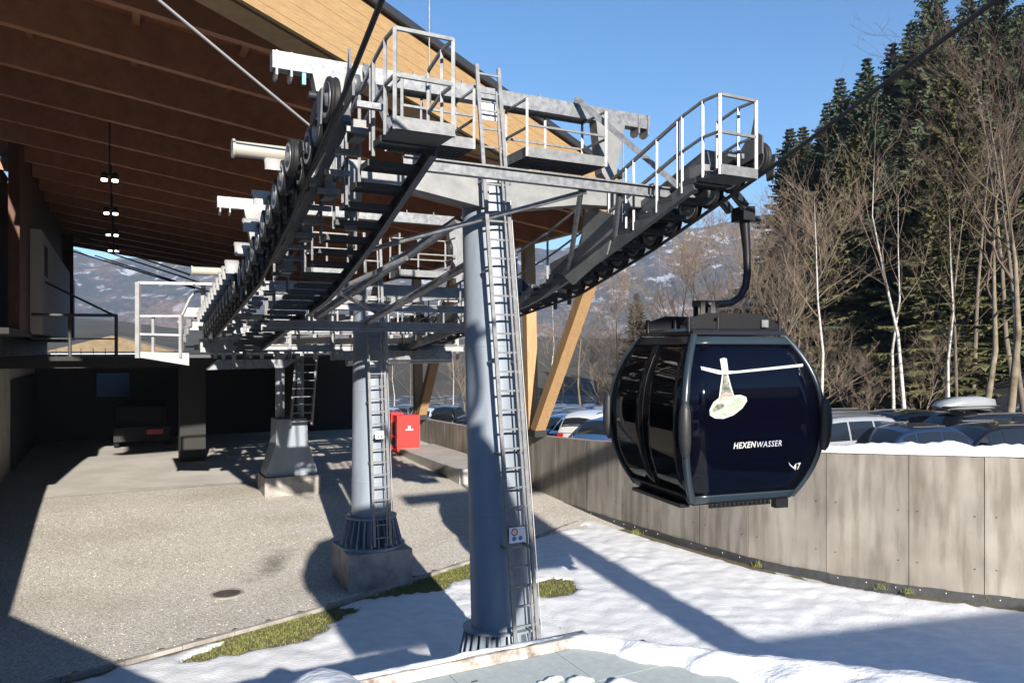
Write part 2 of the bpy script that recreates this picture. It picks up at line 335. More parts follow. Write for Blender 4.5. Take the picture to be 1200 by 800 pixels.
# manhole
p = onz(266, 696, 0); mh = thing('manhole_cover', 'round iron manhole cover set in the gravel near the kerb', 'manhole cover', (p.x, p.y, .0))
B().lathe([(.36, -.02), (.36, .03), (.30, .034), (.30, .02)], p, n=28, smooth=False).part('rim', 'block', mh)
b = B().lathe([(.295, .0), (.295, .026), (.001, .028)], p, n=28, smooth=False)
for k in range(-3, 4): b.box(p+Vector((k*.07, 0, .03)), (.02, .3, .008))
b.part('lid', 'iron', mh)
# ------------------------------------------------------------------ retaining wall of concrete panels
WTOP = [(-9, 3.3), (-1.6, 3.23), (.07, 3.16), (3, 3.0), (5.7, 2.85), (9.6, 2.54), (13.7, 2.34), (20, 2.1), (26, 2.0), (45, 2.0)]
rw = thing('retaining_wall', 'long curved retaining wall of stained grey concrete panels beside the snow', 'wall', L(3, 9.1, 0))
pts = []
sp = [Vector((t, v, 0)) for t, v in WT]
cum = [0]
for p, q in zip(sp[:-1], sp[1:]): cum.append(cum[-1]+(q-p).length)
def wall_at(s):
    for i in range(len(sp)-1):
        if cum[i] <= s <= cum[i+1]+1e-6: k = (s-cum[i])/(cum[i+1]-cum[i]); return sp[i].lerp(sp[i+1], k)
    return sp[-1]
s = 0; pi = 0
TOT = cum[-1]
while s < TOT-.1:
    ln = [1.75, 1.45, 1.9, 1.6, 2.0][pi % 5]; s1 = min(TOT, s+ln); a, c = wall_at(s), wall_at(s1); g = (c-a).normalized()*.007; a2, c2 = a+g, c-g
    off = rnd.uniform(0, .012); pa, pc = L(a2.x, a2.y, 0), L(c2.x, c2.y, 0); d = (pc-pa).normalized(); nrm = Vector((d.y, -d.x, 0)); nrm = nrm if nrm.dot(-VV) > 0 else -nrm
    za, zc = interp(WTOP, a2.x), interp(WTOP, c2.x); f0, f1 = nrm*off, -nrm*.3
    vs = [pa+f0+ZV*-.6, pc+f0+ZV*-.6, pc+f0+ZV*zc, pa+f0+ZV*za, pa+f1+ZV*-.6, pc+f1+ZV*-.6, pc+f1+ZV*zc, pa+f1+ZV*za]
    b = B().add(vs, [(0, 1, 2, 3), (5, 4, 7, 6), (3, 2, 6, 7), (0, 3, 7, 4), (1, 5, 6, 2)]); b.part('panel', 'wallconc', rw); s = s1; pi += 1
# membrane strip at the foot
b = B(); s = 30
while s < TOT-.2:
    a, c = wall_at(s), wall_at(min(TOT, s+.4)); pa, pc = L(a.x, a.y-.03, .0), L(c.x, c.y-.03, .0); h = .20+.03*noise.noise(pa*2); b.bar(pa+ZV*.10, pc+ZV*.10, .02, .24+.02*math.sin(s*5)); s += .4
b.part('drainage_membrane', 'membrane', rw)
# dead grass at the foot of the wall
for (px_, py_), wh in zip(((745, 626), (890, 664), (1036, 690), (1066, 695), (1160, 705)), ('below the gondola, leftmost', 'right under the gondola cabin', 'third from left right of the gondola', 'greenest, right of centre', 'rightmost, near the picture edge')):
    p = onz(px_, py_, .05); b = B()
    for k in range(60): 
        q = p+Vector((rnd.gauss(0, .07), rnd.gauss(0, .035), 0)); b.add([q-Vector((.006, 0, 0)), q+Vector((.006, 0, 0)), q+Vector((rnd.gauss(0, .05), rnd.gauss(0, .05), rnd.uniform(.08, .2)))], [(0, 1, 2)])
    setp(b.top('grass_tuft', 'grass', 'dry grass tuft at the foot of the wall, '+wh, 'grass tuft', 'grass tufts along the wall'))
# snow along the wall top
b = B(); vs = []; fs = []; s0, s1 = None, None
n_ = 150; sA = cum[-1]-20.8; sB = cum[-1]
ring = 9
for i in range(n_+1):
    s = sA+(sB-sA)*i/n_; a = wall_at(s); e = wall_at(min(TOT, s+.05)); d = (L(e.x, e.y, 0)-L(a.x, a.y, 0)); d = d.normalized() if d.length > 1e-6 else -UV; nr = Vector((d.y, -d.x, 0)); nr = nr if nr.dot(-VV) > 0 else -nr
    c = L(a.x, a.y, interp(WTOP, a.x)); q = sstep(0, 3.0, s-sA); hh = (.05+.19*q)*(1+.35*noise.noise(c*1.7)+.25*noise.noise(c*5)); wv = .17*(.7+.3*q)
    for k in range(ring):
        an = math.pi*k/(ring-1); vs.append(c-nr*.14+nr*math.cos(an)*wv*(1+.12*noise.noise(c*6+Vector((0, 0, k))))+ZV*(math.sin(an)**.6*hh*(1+.2*noise.noise(c*7+Vector((k, 0, 0))))-.005))
for i in range(n_):
    for k in range(ring-1): fs.append((i*ring+k, i*ring+k+1, (i+1)*ring+k+1, (i+1)*ring+k))
b.add(vs, fs, True); setp(b.top('wall_snow', 'snow', 'bank of snow lying along the top of the concrete wall', 'snow'), kind='stuff')
# tie holes in the panels and pale fixings along the membrane
th = B().lathe([(.001, 0), (.012, 0), (.012, .006)], ax=Vector((0, -1, 0)), n=8).mesh('tie_hole', 'dark'); fx = B().lathe([(.001, .01), (.013, .008), (.014, 0)], ax=Vector((0, -1, 0)), n=8).mesh('fixing', 'white')
s = 0; pi = 0
while s < TOT-.1:
    ln = [1.75, 1.45, 1.9, 1.6, 2.0][pi % 5]; s1 = min(TOT, s+ln); a, c = wall_at(s), wall_at(s1); pa, pc = L(a.x, a.y, 0), L(c.x, c.y, 0); d = (pc-pa).normalized(); nrm = Vector((d.y, -d.x, 0)); nrm = nrm if nrm.dot(-VV) > 0 else -nrm
    rot = Matrix.Rotation(math.atan2(nrm.x, -nrm.y), 4, 'Z')
    if s > 28:
        for f in (.12, .88):
            for h in (.75, 1.9): inst(th, 'tie_hole', rw, pa.lerp(pc, f)+nrm*.016+ZV*(h+rnd.uniform(-.02, .02)), rot)
        for f in (.15, .5, .85): inst(fx, 'fixing', rw, pa.lerp(pc, f)+nrm*.046+ZV*(.15+rnd.uniform(-.015, .015)), rot)
    s = s1; pi += 1
# ================================================================== parking terrace and hillside behind the wall
def lotz(x, y):
    z = interp([(-50, 2.1), (20, 2.15), (30, 1.5), (70, -1.1), (110, -2.2), (400, -2.6)], y)
    e = 18.5+max(0, y-45)*.06
    if x > e: d = x-e; z += (.30*d+.006*d*d if d < 45 else 25.6+.5*(d-45))*sstep(0, 6, d)
    return z
mat('lot', (.04, .041, .045), .8, 0, (.62, .64, .68), .5, 5, ramp=(.56, .66), bump=.2)
b = B(); idx = {}; vs = []; fs = []
XS = [-60+2*i for i in range(31)]+[1+1*i for i in range(60)]+[62+4*i for i in range(25)]; YS = [4+1*i for i in range(60)]+[66+4*i for i in range(60)]
def lid(i, j):
    if (i, j) not in idx: x, y = XS[i], YS[j]; idx[(i, j)] = len(vs); vs.append((x, y, lotz(x, y)+.05*noise.noise(Vector((x, y, 0))*.6)))
    return idx[(i, j)]
def behind(x, y):
    if y > 60: return x > -40
    return wall_side(x, y) < -.25
for i in range(len(XS)-1):
    for j in range(len(YS)-1):
        q = [(XS[i], YS[j]), (XS[i+1], YS[j]), (XS[i+1], YS[j+1]), (XS[i], YS[j+1])]
        if all(behind(*c) for c in q): fs.append((lid(i, j), lid(i+1, j), lid(i+1, j+1), lid(i, j+1)))
b.add(vs, fs, True); setp(b.top('parking_lot', 'lot'), kind='structure')
# ================================================================== station building
RS = .14
def rz(v): return 9.43+RS*(8.4-v)
def fe(v): return 8.52+(v-8.41)*.546                       # t of the slanted front edge
st_b = thing('station_building', 'large timber-roofed valley station hall open at the front, dark inside', 'building', L(20, -8, .7))
VL, VR, TB = -8.05, 8.4, 41
roof = B()
def slab(z0, z1, e=0): 
    c = [(fe(VR), VR), (fe(VL-1.2), VL-1.2), (TB, VL-1.2), (TB, VR)]
    lo = [L(t, v, rz(v)+z0) for t, v in c]; hi = [L(t, v, rz(v)+z1) for t, v in c]
    return lo+hi, [(0, 1, 2, 3), (7, 6, 5, 4), (0, 4, 5, 1), (1, 5, 6, 2), (2, 6, 7, 3), (3, 7, 4, 0)]
roof.add(*slab(.75, 1.2)); ro = roof.part('roof', 'soffit', st_b)
# soffit boards between beams run along t; beams across
BT = [3.4+2.5*k for k in range(16)]
for t in BT:
    if t > TB: break
    v1 = min(VR-.2, 8.41+(t-8.52)/.546-.4)
    if v1 < VL: continue
    B().bar(L(t, VL-1, rz(VL-1)+.34), L(t, v1, rz(v1)+.34), .20, .80).part('beam', 'beamwood', ro)
for k in range(8):                                          # purlins seen between the beams
    v = VL+1.0+k*2.0; t0 = max(fe(v)+.3, 1)
    B().bar(L(t0, v, rz(v)+.68), L(TB-.2, v, rz(v)+.68), .14, .13).part('purlin', 'beamwood', ro)
# front fascia: lit planks
fd = (L(fe(1), 1, 0)-L(fe(0), 0, 0)).normalized(); fn = Vector((fd.y, -fd.x, 0)); fn = fn if fn.y < 0 else -fn
def fpt(v, z): return L(fe(v), v, rz(v)+z)
hts = [0+.152*k for k in range(10)]
for k in range(9):
    w0, w1 = VL-1.2, VR; a, c = fpt(w0, hts[k]+.003), fpt(w1, hts[k]+.003); a2, c2 = fpt(w0, hts[k+1]-.001), fpt(w1, hts[k+1]-.001); o = fn*(.10+.003*(k % 2)); i_ = fn*.002
    B().add([a+o, c+o, c2+o, a2+o, a+i_, c+i_, c2+i_, a2+i_], [(0, 1, 2, 3), (5, 4, 7, 6), (3, 2, 6, 7), (0, 4, 5, 1), (1, 5, 6, 2), (0, 3, 7, 4)]).part('fascia_board', 'fascia', ro)
B().bar(fpt(VL-1.2, 1.46)+fn*.06, fpt(VR+.05, 1.46)+fn*.06, .34, .16).part('roof_edge_flashing', 'roofcap', ro)
B().bar(fpt(VL-1.2, .07)-fn*.35, fpt(VR, .07)-fn*.35, .55, .14).part('fascia_underside', 'fascia', ro)
# right eave edge beam
B().bar(L(fe(VR)+.3, VR-.12, rz(VR)+.28), L(TB, VR-.12, rz(VR)+.28), .24, .55).part('eave_beam', 'column', ro)
B().bar(L(fe(VR)+.1, VR+.12, rz(VR)+.9), L(TB, VR+.12, rz(VR)+.9), .1, 1.0).part('eave_flashing', 'roofcap', ro)
# columns: a raked brace and a post springing from the wall top
for t in (13.4, 25.4, 37.4):
    zb = interp(WTOP, t)+.12
    B().bar(L(t-.22, 8.18, zb+.1), L(t-4.9, 8.2, rz(8.2)+.1), .36, .42, VV).part('column_brace', 'column', st_b)
    B().bar(L(t+.25, 8.2, zb+.1), L(t+.55, 8.2, rz(8.2)+.1), .34, .42, VV).part('column_post', 'column', st_b)
    B().box(L(t, 8.2, zb), (.5, .9, .24), RL).part('column_shoe', 'dark', st_b)
for t in (37.5,):
    B().bar(L(t, VL+.2, 6.125), L(t-.6, VL+.2, rz(VL)), .34, .5, VV).part('column_brace', 'wallwood', st_b)
# left wall: concrete base, timber above, pale panelled box
B().lbox(14, TB, -9.6, -9.1, -.3, 5.95).part('concrete_wall', 'concrete', st_b)
B().lbox(14, TB, -9.6, VL-.0, 5.95, 6.12).part('upper_floor', 'hall_shade', st_b)
B().lbox(-9, 13.95, -9.6, -9.1, -.3, 4.9).part('shadow_wall', 'concrete', st_b)  # unseen wall, its height set for the shadow thrown into the yard
B().lbox(7, 32, -9.62, -9.32, 6.13, 12.4).part('outer_wall', 'wallwood', st_b)
B().lbox(17, TB, VL-.35, VL-.05, 6.125, 12.6).part('upper_wall', 'wallwood', st_b)
pb = B().lbox(20, TB+1, VL-.04, VL+.28, 6.05, 9.7).part('panel_box', 'wallpanel', st_b)
for k in range(5): B().lbox(19.985, TB+1.01, VL+.1, VL+.29, 6.1+k*.72, 6.1+k*.72+.69).part('cladding_panel', 'wallpanel', pb)
B().lbox(21.2, 22.4, VL+.25, VL+.31, 8.2, 9.3).part('vent_shutter', 'hall_shade', pb)
# platform slab, ground-floor walls, near-black to carry the hall's shade
B().lbox(20.5, TB, VL, 5.2, 4.85, 5.25).part('platform_slab', 'hall_shade', st_b)
B().lbox(39.5, 39.9, VL, 6.4, .6, 4.85).part('rear_wall', 'hall_shade', st_b)
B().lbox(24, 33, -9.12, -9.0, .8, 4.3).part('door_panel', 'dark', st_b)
B().lbox(33, 33.3, 2.7, 7.4, .8, 4.85).part('shade_wall', 'hall_shade', st_b)  # added near-black wall standing in for the shade in this gap
B().lbox(23.6, 24.6, -3.1, -2.1, .8, 4.85).part('concrete_pier', 'hall_shade', st_b)
B().lbox(30, 30.8, 2.2, 3.0, .8, 4.85).part('concrete_pier', 'hall_shade', st_b)
B().lbox(33.6, 33.9, -9.1, 2.65, .8, 4.85).part('shade_wall', 'hall_shade', st_b)
B().lbox(20.5, TB, -9.1, VL, 4.85, 5.25).part('platform_slab', 'hall_shade', st_b)
wn = B().lbox(33.5, 33.58, -6.4, -4.9, 3.1, 4.3).part('window', 'blue', st_b)
B().lbox(33.45, 33.62, -6.45, -4.85, 3.02, 3.1).part('sill', 'dark', wn)
# balcony with stair rail
bal = thing('balcony_platform', 'dark steel landing with railing on the left wall inside the hall', 'balcony', L(21, -7, 5.2))
B().lbox(19.9, 22.5, VL, -5.35, 5.12, 5.27).part('floor', 'hall_shade', bal)
for v in (-6.9, -5.45): B().tube(L(20, v, 5.27), L(20, v, 6.72), .06).part('post', 'grate', bal)
B().tube(L(20, VL, 6.72), L(20, -5.4, 6.75), .055).part('handrail', 'grate', bal)
B().tube(L(20, VL, 5.9), L(20, -5.4, 5.9), .025).part('mid_rail', 'grate', bal)
b = B()
for k in range(7): b.tube(L(20, VL+.35+k*.38, 5.27), L(20, VL+.35+k*.38, 5.55), .012, n=5)
b.part('baluster', 'grate', bal)
B().tube(L(21.5, VL+.25, 8.0), L(20.3, -5.5, 6.75), .04).part('stair_rail', 'grate', bal)
# hanging lamps in a row below the ridge of the hall
mat('lampglow', (.9, .9, .85), .5, emit=(1, .95, .85, 2.5))
for k, py in enumerate((205, 245, 271, 290)):
    t = 12.5+k*4.6; p = ont(128.5+k*1.5, py, t); p.z = min(p.z, rz(tv(p.x, p.y)[1])-.4); vv = tv(p.x, p.y)[1]
    hl = thing('hanging_lamp', '%s of the twin lamps hanging in a row under the timber ceiling' % ('nearest', 'second', 'third', 'farthest')[k], 'lamp', p, 'twin hanging lamps under the hall roof')
    B().tube(p, L(t, vv, rz(vv)+.7), .02, n=6).part('stem', 'dark', hl)
    B().bar(p-VV*.2, p+VV*.2, .05, .06).part('crossbar', 'dark', hl)
    for s in (-1, 1):
        h = B().lathe([(.05, .1), (.09, .06), (.09, -.08)], p+VV*.13*s-ZV*.04, n=10).part('lamp_head', 'dark', hl)
        B().lathe([(.001, 0), (.08, 0), (.08, -.12), (.001, -.12)], p+VV*.13*s-ZV*.06, n=10).part('bulb', 'lampglow', h)
# concrete plinth and red cabinet near the wall
pl = B().lbox(15.3, 23.2, 6.0, 8.05, .3, 1.0).top('concrete_plinth', 'concrete', 'low concrete plinth along the foot of the wall behind the front pylon', 'plinth')
rc = thing('service_cabinet', 'red metal cabinet with barred window openings standing on the concrete plinth', 'cabinet', L(23.4, 6.4, .95))
c0 = onv(467, 527, 6.0)
for k, (t0, t1, v0, v1, h) in enumerate(((22.9, 23.9, 5.85, 6.45, 1.62), (22.2, 22.85, 5.9, 7.0, 1.55))):
    bd = B().lbox(t0, t1, v0, v1, .85, .95+h).part('cabinet_body', 'red', rc)
    B().lbox(t0-.02, t0+.03, v0+.08, v1-.08, .95+h*.1, .95+h*.92).part('door', 'red', bd)
    B().lbox(t0+.1, t1-.1, v0-.03, v0+.02, .95+h*.45, .95+h*.8).part('vent', 'dark', bd)
    B().lbox(t0+.1, t1-.1, v0-.03, v0+.02, .95+h*.08, .95+h*.35).part('vent', 'dark', bd)
b = B().lbox(22.16, 22.19, 6.3, 6.65, 1.82, 1.88); b.box(L(22.17, 6.47, 1.96), (.12, .03, .12), RL); b.part('label_plate', 'white', rc)
# ================================================================== the ropeway
ZR = [(-40, 20.5), (-12, 11.15), (-6.1, 9.36), (-3.05, 8.27), (0, 7.3), (2.5, 6.65), (6.5, 6.15), (10, 5.72), (14, 5.62), (30, 5.6)]
def zr(t): return interp(ZR, t)
def sl(t): return (zr(t+.2)-zr(t-.2))/.4
# --- haul ropes
for side, lab in ((-1, 'black haul rope descending through the left sheaves from above the camera'), (1, 'black haul rope passing under the right sheaves up towards the spruces')):
    pts = [L(t, 3.2*side, zr(t)) for t in (-11, -8, -6.1, -4.5, -3.05, -2, -1, 0, 1.2, 2.5, 4, 5.2, 6.5, 8, 10, 14, 20)]
    B().path(pts, .03, 8).top('haul_rope', 'rope', lab, 'rope', 'haul ropes')
# --- shared meshes (local: axle along x)
def wheel_mesh():
    X = Vector((1, 0, 0))
    b = B().lathe([(.20, -.055), (.255, -.05), (.262, -.03), (.245, -.012), (.245, .012), (.262, .03), (.255, .05), (.20, .055)], ax=X, n=22)
    c = B().lathe([(.2, -.062), (.2, .062), (.165, .062), (.15, .03), (.08, .03), (.07, .075), (.001, .075)], ax=X, n=22).lathe([(.2, -.062), (.165, -.062), (.15, -.03), (.08, -.03), (.07, -.075), (.001, -.075)], ax=X, n=22)
    return b.mesh('sheave', 'rubber'), c.mesh('sheave_disc', 'steelgrey')
SHV, DSC = wheel_mesh()
def cap_mesh():                                           # rounded guard over a wheel, opens downwards
    vs = []; fs = []; n = 9
    for i in range(n+1):
        a = R(75)+R(125)*i/n
        for x, r in ((-.13, .17), (-.115, .22), (.115, .22), (.13, .17)): vs.append((x, math.cos(a)*r, math.sin(a)*r))
    for i in range(n):
        for k in range(3): fs.append((i*4+k, i*4+k+1, i*4+k+5, i*4+k+4))
    return B().add(vs, fs, True).mesh('wheel_guard', 'cap')
CAP = cap_mesh()
def train(t0, t1, side, label, n, caps):
    tm = (t0+t1)/2; v = 3.2*side; root = thing('sheave_assembly', label, 'sheave assembly', L(tm, v, zr(tm)), 'sheave assemblies of the ropeway')
    q = [t0+(t1-t0)*(k+.5)/n for k in range(n)]
    vin = v-.19*side
    for k, t in enumerate(q):
        rot = RL.to_4x4() @ Matrix.Rotation(math.atan(sl(t)), 4, 'X')
        w = inst(SHV, 'sheave', root, L(t, v, zr(t)+.275), rot); sub(DSC, 'disc', w)
        if caps:
            t2 = t+.26
            if k > 1 or t0 > 0: w = inst(SHV, 'sheave', root, L(t2, v+.19*side, zr(t2)+.28), rot, .9); sub(DSC, 'disc', w)
        if caps and k % caps == 0 and (k > 3 or t0 > 0): inst(CAP, 'wheel_guard', root, L(t, v+.30*side, zr(t)+.46), rot)
    for k in range(0, n-1, 2):                             # rockers between pairs
        a, c = q[k], q[k+1]; m_ = (a+c)/2; b = B()
        for o in (-.12, .12):
            b.prism([L(a-.07, v+o, zr(a)+.22), L(c+.07, v+o, zr(c)+.22), L(c+.05, v+o, zr(c)+.33), L(m_, v+o, zr(m_)+.52), L(a-.05, v+o, zr(a)+.33)], VV*.014)
        b.tube(L(m_, v-.2, zr(m_)+.46), L(m_, v+.2, zr(m_)+.46), .05); b.part('rocker', 'dark', root)
    for k in range(0, n-3, 4):
        a, c = (q[k]+q[k+1])/2, (q[min(k+2, n-1)]+q[min(k+3, n-1)])/2; m_ = (a+c)/2
        b = B(); b.bar(L(a, vin, zr(a)+.46), L(c, vin, zr(c)+.46), .10, .16); b.prism([L(a+.1, vin, zr(a)+.5), L(c-.1, vin, zr(c)+.5), L(m_, vin, zr(m_)+.80)], VV*.05*-side); b.part('rocker_beam', 'galv_shaded', root)
    b = B(); pts = [t0+.9+(t1-t0-1.2)*k/6 for k in range(7)]
    for a, c in zip(pts[:-1], pts[1:]): b.bar(L(a, vin-.14*side, zr(a)+.60), L(c, vin-.14*side, zr(c)+.60), .14, .30)
    b.part('main_beam', 'galv_shaded', root)
    for k, t in enumerate(q):                              # electrics and brackets under the beam
        B().bar(L(t, vin-.1*side, zr(t)+.28), L(t, vin-.42*side, zr(t)+.28), .08, .07).part('bracket', 'galv', root)
        if k % 3 == 1: B().box(L(t+.2, vin-.3*side, zr(t)+.32), (.16, .3, .22), RL).part('switch_box', 'arm', root)
    for t in (t0+.15, t1-.15):                             # rope catchers
        b = B().prism([L(t-.06, v+.16*side, zr(t)-.08), L(t+.06, v+.16*side, zr(t)-.08), L(t+.12, v+.16*side, zr(t)+.3), L(t-.12, v+.16*side, zr(t)+.3)], VV*.02).part('rope_catcher', 'galv_shaded', root)
    return root
train(-2.62, 3.3, -1, 'left sheave assembly on the front pylon, wheels rising to the upper left', 12, 2)
train(-2.75, 3.3, 1, 'right sheave assembly on the front pylon, above the gondola hanger', 12, 0)
train(3.6, 9.8, -1, 'left sheave assembly of the second pylon, running down to the station entry', 12, 1)
train(3.6, 9.8, 1, 'right sheave assembly of the second pylon, half hidden behind the front mast', 12, 0)
# --- top plate at the upper end of each front train, pointed horn
for s, e, lab in ((-1, -2.62, 'pointed steel end plate above the topmost left wheel'), (1, -2.75, 'rounded dark end housing above the topmost right wheel')):
    vv = 3.2*s-.17*s; ds = [(-.02, .2), (.42, .25), (.45, .45), (.28, .58), (.2, .60), (.13, .84), (.1, .58), (-.02, .46)]
    r = thing('end_plate', lab, 'end plate', L(e, vv, zr(e)), 'end plates of the sheave assemblies')
    B().prism([L(e+a, vv, zr(e+a)+h) for a, h in ds], VV*.03).part('plate', 'galv_shaded', r)
    B().lathe([(.001, 0), (.1, 0), (.12, .02), (.12, .1), (.001, .1)], L(e+.2, vv+.03, zr(e)+.4), VV, 14).part('boss', 'galv_shaded', r)
    if 0: B().path([L(e+.1, 3.2*s+.19*s, zr(e)+.25+.0), L(e+.0, 3.2*s+.2*s, zr(e)+.45), L(e+.12, 3.2*s+.2*s, zr(e)+.62), L(e+.35, 3.2*s+.2*s, zr(e)+.6)], .05, 8).part('guard_bow', 'galv_shaded', r)
# --- beige pipe stubs sticking out left
for t, z, v0, v1, r, lab in ((-.5, 8.13, -4.0, -3.3, .1, 'beige tube stub sticking out left of the front sheave assembly'), (9.2, 7.45, -3.75, -2.9, .1, 'beige tube stub sticking out left above the station entry')):
    tb = thing('tube_stub', lab, 'tube', L(t, v1, z), 'tube stubs'); B().tube(L(t, v0, z), L(t, v1, z), r, n=16).part('tube', 'tubebeige', tb); B().tube(L(t, v0-.03, z), L(t, v0, z), r+.025, n=16).part('flange', 'tubebeige', tb)
    B().box(L(t, v1+.1, z-.02), (.24, .34, .36), RL).part('bracket', 'galv', tb); B().bar(L(t, v1+.05, z), L(t, v1+.25, zr(t)+.6), .1, .12).part('strut', 'galv', tb)
# --- walkways
def zw(t): return zr(t)-.02
def tread_mesh():
    b = B(); 
    b.box((0, -.16, 0), (.72, .012, .075)); b.box((0, .16, 0), (.72, .012, .075)); b.box((-.355, 0, 0), (.012, .32, .075)); b.box((.355, 0, 0), (.012, .32, .075))
    for k in range(6): b.box((0, -.12+k*.05, .015), (.70, .014, .04))
    for k in range(5): b.box((-.26+k*.13, 0, .02), (.012, .27, .02))
    return b.mesh('tread', 'grate')
TRD = tread_mesh()
def railing(root, pts, h, name='handrail', every=1, mid=True, m='rail', w=.036):
    b = B()
    for p, q in zip(pts[:-1], pts[1:]): b.bar(p+ZV*h, q+ZV*h, w, w)
    b.part(name, m, root)
    if mid:
        b = B()
        for p, q in zip(pts[:-1], pts[1:]): b.bar(p+ZV*h*.52, q+ZV*h*.52, w*.8, w*.8)
        b.part('mid_rail', m, root)
    for p in pts[::every]: B().bar(p, p+ZV*(h-.002), w*1.1, w*1.1).part('post', m, root)
def walkway(t0, t1, vi, vo, label, basket, railv, step=.52):
    root = thing('maintenance_walkway', label, 'walkway', L((t0+t1)/2, (vi+vo)/2, zw(t1)), 'stepped walkways beside the sheaves')
    vm = (vi+vo)/2; n = int((t1-t0)/step); seg = [t0+(t1-t0)*k/8 for k in range(9)]
    v = vi if abs(vi) < abs(vo) else vo; b = B()
    for a, c in zip(seg[:-1], seg[1:]): b.channel(L(a, v, zw(a)-.10), L(c, v, zw(c)-.10), .08, .19, 1 if v < vm else -1)
    b.part('stringer', 'galv_shaded', root)
    for k in range(n+1): t = t0+.1+k*step; inst(TRD, 'tread', root, L(t, vm, zw(t)-.03), RL.to_4x4(), (abs(vo-vi)/.70, 1, 1))
    if basket:                                             # end platform with a square railing
        zb = zw(t0)+.02; b = B().lbox(t0-.55, t0+.1, min(vi, vo), max(vi, vo), zb-.1, zb-.06)
        for k in range(9): b.lbox(t0-.55+k*.07, t0-.535+k*.07, min(vi, vo), max(vi, vo), zb-.06, zb-.03)
        b.part('end_grating', 'grate', root)
        te = t0-.55
        for v in (vi, vo): B().bar(L(te, v, zb-.1), L(te, v, zb+1.02), .042, .042).part('post', 'rail', root)
        for h in (1.02, .5): B().bar(L(te, vi, zb+h), L(te, vo, zb+h), .04, .04).part('end_rail', 'rail', root)
        B().bar(L(te-.03, vi, zb-.03), L(te-.03, vo, zb-.03), .012, .14).part('toe_board', 'rail', root)
        for v in (vi, vo):
            tr = [te, te+.35, te+.8, te+1.4, te+2.0, te+2.7]; hh = [zb] + [max(zb-.0-(k*.0), zw(t)) for k, t in enumerate(tr[1:])]
            if v != railv: tr = tr[:3]
            for h in (1.02, .5):
                b = B()
                for a, c in zip(tr[:-1], tr[1:]): b.bar(L(a, v, (zb if a < t0 else zw(a))+h), L(c, v, (zb if c < t0 else zw(c))+h), .034, .034)
                b.part('handrail', 'rail', root)
            for t in tr[1:]: B().bar(L(t, v, zw(t)-.12), L(t, v, (zb if t < t0 else zw(t))+1.02), .036, .036).part('post', 'rail', root)
        t0 = tr[-1]
    if railv is not None:
        k = 5; railing(root, [L(t0+.1+(t1-t0-.2)*j/k, railv, zw(t0+.1+(t1-t0-.2)*j/k)) for j in range(k+1)], 1.0)
    return root
walkway(-2.35, 4.6, -2.62, -1.92, 'left stepped grating walkway of the front pylon with a square railed end basket', True, -2.62)
walkway(-2.35, 4.6, 2.1, 2.78, 'right stepped grating walkway of the front pylon with railed end above the gondola', True, 2.1)
walkway(5.0, 10.6, -2.62, -1.92, 'left lower grating walkway leading down to the station entry', False, None, .62)
walkway(5.0, 10.6, 2.1, 2.78, 'right lower grating walkway behind the front mast', False, 2.1, .62)
